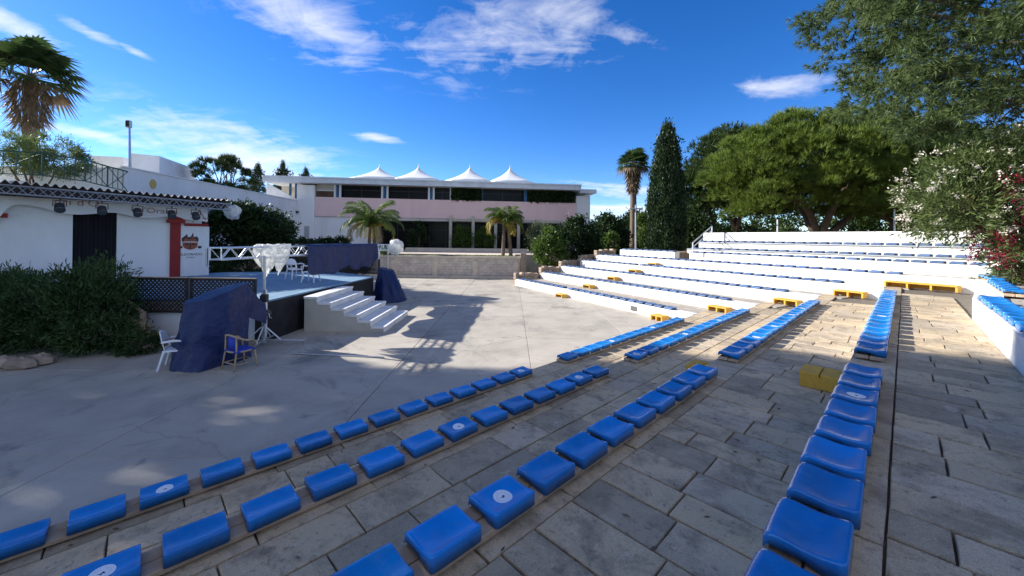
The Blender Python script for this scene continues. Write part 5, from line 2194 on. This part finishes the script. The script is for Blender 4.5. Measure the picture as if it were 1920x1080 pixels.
# --- the big pines behind the top fence
pc = D(1545, 330, 30)
pine('umbrella_pine', 'big bright green umbrella pine behind the white top fence', (D(1528, 436, 30).x, 30, 1.5), (pc.x, 30, D(1545, 335, 30).z), (8.1, 6.0, 4.5), 'pine', 560, 56, .46, 3, .5, 9, .045, .95, grp='pines behind the fence', low=-.62, fork=.28)
pc = D(1375, 335, 37)
pine('umbrella_pine', 'darker pine standing left of the big umbrella pine', (D(1385, 430, 37).x, 37, 1.0), (pc.x, 37, D(1375, 338, 37).z), (4.1, 3.8, 4.4), 'pine_dark', 200, 66, .5, 5, .32, 6, .085, 1.2, grp='pines behind the fence', low=-.8, fork=.4)
pc = D(1690, 345, 28)
pine('umbrella_pine', 'pine right of the big umbrella pine, reaching to the oleander', (D(1715, 436, 28).x, 28.5, 1.5), (pc.x, 28.5, D(1690, 345, 28).z), (4.4, 4.5, 3.9), 'pine', 260, 56, .46, 6, .32, 9, .045, .95, grp='pines behind the fence', low=-.7, fork=.35)
# rows of trees further back that close the view under the crowns
rg = random.Random(12)
backs = [(1300, 400, 48, 2.6), (1345, 415, 50, 2.4), (1415, 408, 50, 3.0), (1470, 400, 46, 3.2), (1580, 402, 47, 3.0), (1640, 398, 44, 3.2), (1720, 395, 42, 3.6), (1790, 385, 40, 4.0), (1870, 380, 40, 4.5)]
for i, (px, py, Y, rr) in enumerate(backs):
    c = D(px, py + 12, Y)
    bush('background_tree', ['leafy background tree seen under the pines, {} from the left'.format(ordn(i))][0], 'tree', (c.x, Y, .5),
         [((c.x, Y, c.z), (rr, rr * .8, rr * .8)), ((c.x + rr * .5, Y + .5, c.z - rr * .5), (rr * .8, rr * .7, rr * .7)), ((c.x - rr * .5, Y - .5, c.z - rr * .6), (rr * .8, rr * .7, rr * .6))],
         'shrub_light' if i % 3 == 1 else 'pine_dark', 110, 34, .55, (.42, .2), 60 + i, 4, 'background trees under the pines')

# --- overhanging pine at the upper right
def near_pine():
    rng = np.random.default_rng(31)
    rg = random.Random(31)
    th = thing('overhanging_pine', 'large pine leaning in from the right with drooping grey-green boughs', 'tree', (17.8, 9.6, 1.9))
    c = np.array((17.1, 11.2, 10.6))
    r = np.array((8.1, 5.4, 4.7))
    d = ball(rng, 2600)
    d = d[d[:, 2] > -.92][:1350]
    cen = c + d * r * rng.uniform(.30, 1.0, (len(d), 1)) ** .5
    # sagging rim
    cen[:, 2] -= .9 * np.maximum(0, -(cen[:, 0] - c[0]) / r[0] - .35)
    n, per = len(cen), 15
    q = ball(rng, n * per)
    P = np.repeat(cen, per, 0) + q * np.array([.5, .5, .34]) * rng.uniform(.2, 1.0, (n * per, 1))
    # leave open windows in the crown
    nz = np.sin(P[:, 0] * 1.9 + 1.3) * np.sin(P[:, 1] * 1.7 + .4) * np.sin(P[:, 2] * 2.3 + 2.0)
    ok = nz < .5
    P, q2 = P[ok], q[ok]
    ax = q2 * .9 + np.repeat(d, per, 0)[ok] * .6 + np.array([-.15, 0, .05])
    v = tufts(rng, P, ax, 18, .25, .027, .65)
    np_mesh('crown', v, 3, LM['pine_near'], th)
    mb = MB()
    pts, rad = limb(rg, (17.8, 9.6, 1.8), (17.2, 10.4, 8.2), .42, .30, .03)
    mb.tube(pts, rad, 10)
    fk = Vector((17.2, 10.4, 7.6))
    for i in range(26):
        e = Vector(cen[rg.randrange(n)])
        pts, rad = limb(rg, fk + Vector((0, 0, rg.uniform(-.6, 2.2))), e, rg.uniform(.06, .13), .018, .10)
        mb.tube(pts, rad, 6)
        for q_ in range(4):
            j = min(range(0, n, 3), key=lambda j: (Vector(cen[j]) - pts[3 + q_ % 3]).length + rg.uniform(0, 1.5))
            p2, r2 = limb(rg, pts[3 + q_ % 3], Vector(cen[j]), .035, .01, .1)
            mb.tube(p2, r2, 5)
    mb.build('trunk', MT['bark'], th, smooth=True)


near_pine()

# --- oleander at the right edge
def oleander():
    rng = np.random.default_rng(41)
    rg = random.Random(41)
    base = (15.7, 11.3, 1.95)
    th = thing('oleander', 'tall oleander bush with white and crimson blossom at the right edge', 'shrub', base)
    blobs = [((14.3, 11.6, 4.6), (2.1, 1.4, 1.7)), ((13.0, 11.2, 4.2), (1.2, 1.1, 1.0)), ((15.4, 11.0, 3.6), (1.6, 1.3, 1.9)), ((14.6, 10.6, 3.2), (1.15, 1.0, 1.3)), ((15.8, 11.6, 5.6), (1.6, 1.4, 1.2)), ((13.9, 11.1, 5.4), (1.1, 1.0, .9))]
    P, A = clumpy(rng, blobs, 640, 46, .34, shell=(.45, 1.04), zmin=2.0)
    v = leaves(rng, P, .19, .042, .25, A, .9)
    np_mesh('crown', v, 4, LM['oleander'], th)
    for nm_, mat, k, sel, seed in (('white_blossom', 'flower_white', 480, 'l', 1), ('crimson_blossom', 'flower_red', 330, 'r', 2)):
        r2 = np.random.default_rng(seed)
        Q, B = clumpy(r2, blobs, k, 1, .2, (.98, 1.12), zmin=2.2)
        if sel == 'l':
            m = (Q[:, 0] < 14.8) & (Q[:, 2] > 3.4) & (r2.uniform(size=len(Q)) < .8)
        else:
            m = (Q[:, 0] > 13.2) & (Q[:, 2] < 5.0) & (Q[:, 1] < 11.6)
        Q, B = Q[m], B[m]
        per = 16 if sel == 'l' else 40
        Q2 = np.repeat(Q, per, 0) + r2.normal(size=(len(Q) * per, 3)) * (.055 if sel == 'l' else .10)
        np_mesh(nm_, leaves(r2, Q2, .055, .05, .2, np.repeat(B, per, 0), 1.0), 4, LM[mat], th)
    mb = MB()
    for i in range(9):
        c, r = blobs[i % len(blobs)]
        pts, rad = limb(rg, (base[0] + rg.uniform(-.4, .4), base[1] + rg.uniform(-.3, .3), base[2] - .1), c, .05, .015)
        mb.tube(pts, rad, 6)
    mb.build('trunk', MT['bark'], th, smooth=True)


oleander()
c = D(1905, 350, 15)
bush('dark_tree', 'dark shaded tree behind the oleander under the overhanging pine', 'tree', (c.x + 1, 15, 1.9), [((c.x + 1.2, 15, 5.2), (2.2, 1.8, 2.6)), ((c.x + 2.5, 14.5, 4.0), (2.2, 1.8, 2.4))], 'pine_dark', 160, 40, .45, (.26, .10), 44)

# --- cypress
def cypress(label, px, ytop, ybase, Y, w, seed, base_z, grp=None, n=520):
    rng = np.random.default_rng(seed)
    top = D(px, ytop, Y)
    x = D(px, ybase, Y).x
    th = thing('cypress', label, 'tree', (x, Y, base_z), grp)
    H = top.z - base_z
    f = rng.uniform(.02, 1.0, n)
    prof = np.interp(f, [0, .04, .15, .35, .6, .8, .92, 1], [.55, .8, .98, 1.0, .86, .58, .32, .03]) * w / 2
    a = rng.uniform(0, 2 * PI, n)
    rr = prof * rng.uniform(.72, 1.0, n)
    cen = np.stack([x + rr * np.cos(a), Y + rr * np.sin(a), base_z + .1 + f * (H - .35)], 1)
    per = 55
    out = np.stack([np.cos(a), np.sin(a), np.zeros(n)], 1)
    q = rng.normal(size=(n * per, 3)) * np.array([.13, .13, .30]) * (w / 2.8)
    P = np.repeat(cen, per, 0) + q
    ax = np.repeat(out, per, 0) * .35 + np.array([0, 0, 1.0])
    np_mesh('crown', leaves(rng, P, .22 * w / 2.8, .07 * w / 2.8, .2, ax, .45), 4, LM['cypress'], th)
    MB().tube([(x, Y, base_z - .1), (x, Y, base_z + H * .8)], [.2 * w / 2.8, .03], 8).build('trunk', MT['bark'], th)
    # dark dense core of twigs
    P = np.stack([x + rng.normal(size=3000) * w * .16, Y + rng.normal(size=3000) * w * .16, base_z + .3 + rng.uniform(0, .88, 3000) * H], 1)
    np_mesh('inner_twigs', leaves(rng, P, .35 * w / 2.8, .14 * w / 2.8, .6), 4, LM['cypress'], th)


cypress('tall slim dark green cypress between the tiers and the lamp post', 1248, 236, 487, 27, 2.5, 51, 1.5, n=700)
cypress('dark cypress top behind the white wing, left of the hotel roof', 482, 308, 372, 50, 2.3, 52, 3.0, 'cypress tops behind the hotel', 200)
cypress('broad cypress top over the left end of the hotel roof', 530, 306, 380, 62, 3.2, 53, 3.0, 'cypress tops behind the hotel', 200)
cypress('smallest cypress top over the hotel roof, next to the broad one', 572, 315, 380, 66, 2.6, 54, 3.0, 'cypress tops behind the hotel', 200)

# ragged conifer behind the wing
c = D(405, 330, 36)
pine('ragged_conifer', 'ragged dark conifer rising behind the white wing', (c.x, 37, 4), (c.x, 37, c.z - .2), (2.4, 2.0, 2.0), 'pine_dark', 34, 60, .42, 57, .16, 6, .05, .55, low=-.6, fork=.7)

# --- fan palms
def fan_palm(label, px, ytop, ybase, Y, fr_len, seed, base_z, skirt=1.4, trunk=.22, wind=(0, 0, 0), nf=46):
    rng = random.Random(seed)
    r2 = np.random.default_rng(seed)
    base = D(px, ybase, Y)
    head = D(px, ytop, Y)
    head.x = base.x + (head.x - base.x)
    head.z -= fr_len * 1.15
    th = thing('fan_palm', label, 'palm', (base.x, Y, base_z), 'tall fan palms')
    pts = [Vector((base.x, Y, base_z)).lerp(head, i / 10) for i in range(11)]
    MB().tube(pts, [trunk * (1.25 - .25 * i / 10) * (1 + .06 * (i % 2)) for i in range(11)], 10).build('trunk', MT['palm_bark'], th)
    live, dead, stalks = [], [], MB()
    for i in range(nf):
        a = i * 2.39996 + rng.uniform(-.2, .2)
        e = R(85 - 115 * (i / nf) ** .9) + rng.uniform(-.1, .1)
        isdead = e < R(-18)
        d = Vector((math.cos(a) * math.cos(e), math.sin(a) * math.cos(e), math.sin(e)))
        d = (d + Vector(wind) * .6).normalized()
        L = fr_len * rng.uniform(.35, .72)
        tip = head + d * L
        stalks.tube([head, head + d * L * .5 + Vector((0, 0, .04)), tip], [.03, .025, .015], 4, cap=False)
        sd = d.cross(Vector((0, 0, 1)))
        sd = sd.normalized() if sd.length > .05 else Vector((1, 0, 0))
        upn = sd.cross(d).normalized()
        fan_r = fr_len * rng.uniform(.42, .66)
        nl = 15
        for q in range(nl):
            b = R(-105 + 210 * q / (nl - 1))
            dv = (d * math.cos(b) + sd * math.sin(b)).normalized()
            w = (sd * math.cos(b) - d * math.sin(b)) * fan_r * .075
            mid = tip + dv * fan_r * .55 + upn * .03
            droop = Vector((0, 0, -1)) * fan_r * (.30 if not isdead else .6) * rng.uniform(.7, 1.3) + Vector(wind) * fan_r * .35
            end = tip + dv * fan_r + droop
            arr = dead if isdead else live
            arr += [tip, mid + w, end, mid - w]
    np_mesh('crown', np.array([tuple(v) for v in live]), 4, LM['fan'], th)
    # skirt of dead leaves hanging against the trunk
    n = int(900 * skirt)
    f = r2.uniform(0, 1, n)
    a = r2.uniform(0, 2 * PI, n)
    rad = (.13 + .24 * (1 - f) ** .7 * f ** .25 * 1.6) * fr_len * .75
    P = np.stack([head.x + rad * np.cos(a), head.y + rad * np.sin(a), head.z - f * skirt * fr_len], 1)
    ax = np.stack([np.cos(a) * .35, np.sin(a) * .35, np.full(n, -1.0)], 1)
    sk = leaves(r2, P, fr_len * .42, .06, 0, ax, .45).reshape(-1, 3)
    if dead:
        sk = np.concatenate([sk, np.array([tuple(v) for v in dead])])
    np_mesh('dead_leaf_skirt', sk, 4, LM['palm_dead'], th)
    stalks.build('leaf_stalks', MT['palm_bark'], th)


fan_palm('fan palm with shaggy brown skirt left of the tall cypress', 1188, 272, 440, 40, 1.75, 71, 1.6, 1.5, .28)
fan_palm('windblown fan palm rising behind the shed at upper left', 58, 58, 300, 28.0, 2.9, 72, 0, 1.15, .34, (.35, 0, -.10), 30)

# --- feather palms in front of the hotel
def frond(head, a, e, L, rng, arr, stalk, droop=1.0, lw=.085, ll=.62):
    d = Vector((math.cos(a), math.sin(a), 0))
    pts = []
    n = 12
    p = head.copy()
    ang = e
    for i in range(n + 1):
        pts.append(p.copy())
        p = p + (d * math.cos(ang) + Vector((0, 0, math.sin(ang)))) * (L / n)
        ang -= droop * (1.9 / n) * (.5 + i / n)
    stalk.tube(pts, [.035 * (1 - .8 * i / n) + .005 for i in range(n + 1)], 4, cap=False)
    for i in range(1, n + 1):
        for q in range(4):
            b = pts[i - 1].lerp(pts[i], q / 4)
            dr = (pts[i] - pts[i - 1]).normalized()
            sd = dr.cross(Vector((0, 0, 1)))
            sd = sd.normalized() if sd.length > .1 else Vector((-d.y, d.x, 0))
            for s_ in (-1, 1):
                f = (i - 1 + q / 4) / n
                l_ = ll * (.55 + .8 * f * (1.6 - 1.4 * f)) * rng.uniform(.8, 1.2)
                o = (sd * s_ * .75 + dr * .55 + Vector((0, 0, -.45 + rng.uniform(-.25, .25)))).normalized()
                w = dr * lw * .5
                arr += [b - w, b + o * l_ * .5 + w * .9, b + o * l_ + Vector((0, 0, -.12 * l_)), b + o * l_ * .5 - w * .9]


def feather_palm(label, trunks, headpx, Y, L, seed, nf=20, yellow=4, dead=1, spread=1.0):
    rng = random.Random(seed)
    head = D(*headpx, Y)
    th = thing('feather_palm', label, 'palm', (head.x, Y, UZ), 'small feather palms before the hotel')
    for px in trunks:
        b = D(px, 485, Y)
        pts = [Vector((b.x, Y, UZ)).lerp(Vector((head.x + (b.x - head.x) * .5, Y, head.z)), i / 6) for i in range(7)]
        MB().tube(pts, [.15 - .03 * i / 6 + .012 * (i % 2) for i in range(7)], 8).build('trunk', MT['palm_bark'], th)
    live, yel, ded, stalk = [], [], [], MB()
    for i in range(nf):
        a = i * 2.39996 + rng.uniform(-.25, .25)
        e = R(84 - 62 * (i / nf)) + rng.uniform(-.1, .1)
        arr = live if i < nf - yellow else (ded if i >= nf - dead else yel)
        frond(head, a, e, L * rng.uniform(.85, 1.1), rng, arr, stalk, .85 + .75 * i / nf)
    for nm_, arr, mt in (('crown', live, 'palm'), ('yellow_fronds', yel, 'palm_yellow'), ('dry_frond', ded, 'palm_dead')):
        if arr:
            np_mesh(nm_, np.array([tuple(v) for v in arr]), 4, LM[mt], th)
    stalk.build('frond_stalks', LM['palm'], th)


feather_palm('bushy feather palm with yellow lower fronds left of the hotel columns', (691, 703), (697, 424), 33.5, 3.3, 81, 34, 7, 2)
feather_palm('smaller feather palm on two trunks near the right hotel columns', (943, 958), (947, 417), 31.6, 2.1, 83, 26, 7, 1)

# --- shrubs
def px_bush(name, label, boxes, Y, mat, seed, nclump=120, per=40, crad=.35, leaf=(.2, .1), base_z=UZ, grp=None, cat='shrub'):
    """boxes: (px0,px1,ytop,ybottom) turned into ellipsoids at depth Y"""
    bl = []
    for i, (a, b, t, bt) in enumerate(boxes):
        c0, c1 = D(a, (t + bt) / 2, Y), D(b, (t + bt) / 2, Y)
        zt, zb = D((a + b) / 2, t, Y).z, D((a + b) / 2, bt, Y).z
        rx = (c1.x - c0.x) / 2
        bl.append((((c0.x + c1.x) / 2, Y + (i % 2) * .4, (zt + zb) / 2), (rx * .92, min(rx, 2.2) * .9, (zt - zb) / 2 * .92)))
    bx = sum(b[0][0] for b in bl) / len(bl)
    return bush(name, label, cat, (bx, Y, base_z), bl, mat, nclump, per, crad, leaf, seed, 6, grp, .25, base_z)


px_bush('bright_shrub', 'round bright green shrub at the foot of the left tier ends', [(996, 1065, 440, 502), (1010, 1050, 425, 470)], 28.5, 'shrub_light', 91, 150, 44, .3, (.2, .11), .6)
px_bush('dark_shrub', 'large dark glossy shrub in front of the hotel right corner', [(1030, 1120, 418, 490), (1060, 1115, 405, 450), (1085, 1130, 430, 495)], 31, 'shrub', 92, 240, 46, .34, (.22, .12), .6)
px_bush('grey_shrub', 'grey-green loose shrub between the small palm and dark shrub', [(985, 1040, 418, 470)], 32.5, 'shrub_grey', 93, 110, 40, .32, (.2, .05), UZ)
px_bush('dark_tree', 'dark rounded tree at the right end of the hotel', [(1108, 1165, 398, 470), (1120, 1180, 420, 480)], 38, 'shrub', 94, 200, 44, .42, (.28, .15), 1.0, cat='tree')
px_bush('young_shrub', 'light green young shrub left of the lamp post', [(1130, 1160, 436, 475)], 29, 'shrub_light', 95, 50, 36, .22, (.18, .1), 1.2)
px_bush('hedge_shrub', 'yellow-green shrub between lamp post and cypress', [(1196, 1222, 425, 478), (1200, 1225, 395, 440)], 29.5, 'shrub_light', 96, 80, 40, .28, (.2, .1), 1.2)
px_bush('low_tree', 'green tree right behind the cypress trunk', [(1265, 1325, 385, 470), (1290, 1330, 410, 475)], 34, 'pine_dark', 97, 150, 42, .4, (.3, .12), 1.0, cat='tree')
px_bush('low_tree', 'low tree behind the lamp post left of the cypress', [(1165, 1215, 395, 470)], 42, 'shrub', 98, 110, 40, .5, (.32, .15), 1.0, cat='tree')
for i, (a, b, t, lab) in enumerate(((850, 884, 424, 'yellow-green shrub between the two left hotel columns'), (892, 926, 428, 'low green shrub between the middle hotel columns'), (768, 800, 418, 'slender indoor plant behind the dark hotel glazing, left'), (985, 1010, 430, 'small shrub by the right hotel columns'))):
    px_bush('porch_shrub', lab, [(a, b, t + 8, 466), (a + 6, b - 6, t, 445)], 44.0 + .1 * i, 'shrub_light' if i < 2 else 'shrub', 150 + i, 44, 34, .36, (.4, .1), UZ, 'shrubs in the hotel porch')
# behind the stage
px_bush('stage_bush', 'big dark rounded bush behind the right end of the shed', [(378, 470, 392, 500), (430, 540, 392, 480), (400, 500, 382, 440), (470, 545, 420, 490)], 26, 'shrub', 101, 460, 44, .42, (.26, .13), .3)
px_bush('low_hedge', 'low dark hedge along the back of the stage', [(400, 520, 468, 528), (500, 620, 472, 530), (590, 690, 480, 528)], 21.5, 'shrub', 102, 330, 44, .3, (.18, .09), .9, cat='hedge')
px_bush('clipped_hedge', 'clipped green hedge against the white hotel wall', [(545, 600, 447, 480), (585, 630, 446, 480), (620, 655, 444, 480)], 36, 'shrub', 103, 170, 40, .3, (.22, .12), 1.4, cat='hedge')
px_bush('planter_shrub', 'small bright plant on the retaining wall behind the far truss', [(705, 740, 466, 484)], 30.3, 'shrub_light', 104, 40, 36, .2, (.2, .08), UZ)
# left foreground bush
bl = [((-12.1, 10.2, 1.0), (1.5, 1.1, 1.0)), ((-10.95, 10.0, 1.0), (1.0, .8, 1.05)), ((-13.2, 9.8, .9), (1.5, 1.0, .9)), ((-11.1, 10.4, 1.6), (.6, .6, .75)), ((-10.4, 9.9, .5), (.7, .6, .5)), ((-14.3, 10.6, 1.0), (1.5, 1.2, 1.0))]
bush('leafy_bush', 'big shaded bushy shrub in the left foreground beside the wooden steps', 'shrub', (-11.3, 10.1, 0), bl, 'rosemary', 620, 60, .28, (.16, .03), 111, 10, None, .55, .02)
bush('low_plant', 'low green plant at the foot of the wooden steps', 'shrub', (-9.55, 9.85, 0), [((-9.6, 9.9, .22), (.5, .4, .25))], 'rosemary', 40, 40, .14, (.12, .03), 112, 4, None, .5, .02)
# stones edging the bed
rg = random.Random(9)
for i, (px, py) in enumerate(((5, 688), (40, 690), (72, 683))):
    c = G(px, py)
    mb = MB()
    for j in range(6):
        for q in range(10):
            a, v = 2 * PI * q / 10, PI * (j + .5) / 6
            r_ = 1 + rg.uniform(-.12, .12)
            mb.v.append((c.x + .34 * r_ * math.sin(v) * math.cos(a), c.y + .24 * r_ * math.sin(v) * math.sin(a), max(0.0, .09 + .16 * r_ * math.cos(v))))
    for j in range(5):
        for q in range(10):
            mb.f.append((j * 10 + q, j * 10 + 10 + q, j * 10 + 10 + (q + 1) % 10, j * 10 + (q + 1) % 10)); mb.mi.append(0)
    mb.f.append(tuple(range(10))); mb.mi.append(0)
    tag(mb.build('edging_stone', MT['stone'], None, (c.x, c.y, 0)), ['rough stone at the left edge below the bush', 'middle rough stone edging the bush bed', 'rough stone edging the bed, rightmost of three'][i], 'stone', 'stones edging the bush bed')
# feathery shrub behind the railing, upper left
px_bush('feathery_shrub', 'feathery pale green shrub behind the railing at upper left', [(-40, 60, 245, 330), (20, 130, 250, 330), (80, 160, 275, 335)], 22, 'acacia', 113, 330, 44, .32, (.22, .035), 4.9)
# green screens of creeper on the hotel's upper floor
for i, (a, b) in enumerate(((847, 902), (992, 1077))):
    p0, p1 = FA.p(U(a, 360)[0], 0, -.12), FA.p(U(b, 360)[0], 0, -.12)
    rng = np.random.default_rng(120 + i)
    n = 3800
    f = rng.uniform(0, 1, (n, 1))
    P = np.array(p0) * (1 - f) + np.array(p1) * f
    P[:, 2] = rng.uniform(zo0 + .05, zo1 - .15, n)
    P[:, 1] += rng.normal(size=n) * .10
    th = thing('creeper_screen', ['dark green creeper screen in the middle of the hotel upper floor', 'wide dark green creeper screen at the right of the hotel upper floor'][i], 'plant', (p0.x, p0.y, zo0), 'creeper screens on the balcony')
    np_mesh('foliage', leaves(rng, P, .3, .2, 0), 4, LM['shrub'], th)
    MB().prism([tuple(p0.xy), tuple(p1.xy), tuple(p1.xy + FA.n * -.06), tuple(p0.xy + FA.n * -.06)], zo0, zo1).build('trellis_board', MT['lattice'], th)
# grass strip on the retaining wall
rng = np.random.default_rng(130)
n = 5000
P = np.stack([rng.uniform(-9.4, .3, n), rng.uniform(29.95, 30.5, n), np.full(n, UZ - .02)], 1)
gv = leaves(rng, P, .16, .03, 1.5, None)
gs = np_mesh('grass_strip', gv, 4, LM['shrub_light'])
tag(gs, 'thin strip of grass along the top of the retaining wall', 'grass', kind='stuff')

# --- tall pines left of the picture whose crowns shade the foreground
def shade_trees():
    region = [(-16, 13.6), (-9.5, 11.4), (-6.3, 10.1), (-2.4, 8.7), (-.5, 9.0), (2.8, 8.15), (6.6, 6.2), (9.4, 3.8), (13, 1.5), (14, -6), (-16, -6)]
    flecks = [(-4.58, 6.55, .85, .42), (-4.95, 4.75, .55, .22), (-4.45, 5.35, .45, .14), (-8.4, 8.75, .5, .12), (-7.6, 8.70, .35, .10), (-5.3, 4.45, .3, .12), (-3.6, 5.9, .4, .12), (-5.9, 5.2, .3, .1), (-2.7, 7.0, .35, .12), (-6.4, 7.3, .35, .1)]
    fr_ = random.Random(14)
    sub = []
    for (fx, fy, ra, rb) in flecks:
        for q in range(7):
            k_ = fr_.uniform(.25, .6)
            sub.append((fx + fr_.gauss(0, ra * .55), fy + fr_.gauss(0, rb * .55), ra * k_, rb * k_))
    for q in range(26):
        sub.append((fr_.uniform(-8, 3), fr_.uniform(2.5, 8.5), fr_.uniform(.08, .22), fr_.uniform(.04, .1)))
    flecks = sub
    rng = np.random.default_rng(140)
    poly = np.array(region)

    def inside(p):
        x, y = p[:, 0], p[:, 1]
        r_ = np.zeros(len(p), bool)
        j = len(poly) - 1
        for i in range(len(poly)):
            xi, yi = poly[i]
            xj, yj = poly[j]
            c = ((yi > y) != (yj > y)) & (x < (xj - xi) * (y - yi) / (yj - yi + 1e-12) + xi)
            r_ ^= c
            j = i
        return r_
    n = 90000
    S = np.stack([rng.uniform(-16, 14, n), rng.uniform(-6, 13.6, n)], 1)
    z = rng.uniform(11.8, 14.8, n)
    wob = .22 * np.stack([np.sin(S[:, 1] * 2.3 + z * 1.7), np.sin(S[:, 0] * 1.9 + z * 2.1)], 1)
    ok = inside(S + wob)
    for (fx, fy, ra, rb) in flecks:
        q = ((S[:, 0] - fx) / ra) ** 2 + ((S[:, 1] - fy) / rb) ** 2
        ok &= (q > 1.0 + .35 * rng.uniform(size=n))
    S, z = S[ok], z[ok]
    P = np.stack([S[:, 0] - 1.95 * z, S[:, 1] + .55 * z, z], 1)
    trunks = np.array([(-36.5, 13.5), (-29.5, 12.0), (-22.5, 10.5), (-17.0, 6.0), (-34.0, 5.5), (-26.0, 4.0)])
    own = np.argmin(((P[:, None, :2] - trunks[None]) ** 2).sum(2), 1)
    labs = ['farthest left', 'second', 'third', 'nearest front', 'rear left', 'rear middle']
    rg = random.Random(2)
    for i, (tx, ty) in enumerate(trunks):
        Q = P[own == i]
        th = thing('shade_pine', f'tall umbrella pine beyond the left picture edge, {labs[i]}, shading the foreground', 'tree', (tx, ty, 0), 'shade pines left of the picture')
        v = leaves(rng, Q, .34, .22, .3)
        np_mesh('crown', v, 4, LM['pine_dark'], th)
        mb = MB()
        pts, rad = limb(rg, (tx, ty, -.1), (tx + .3, ty, 11.2), .38, .26, .02)
        mb.tube(pts, rad, 10)
        if len(Q):
            for q in range(14):
                e = Vector(Q[rg.randrange(len(Q))])
                pts, rad = limb(rg, (tx + .3, ty, 10.4 + rg.uniform(0, .8)), e, .12, .03, .06)
                mb.tube(pts, rad, 6)
        mb.build('trunk', MT['bark'], th, smooth=True)


shade_trees()
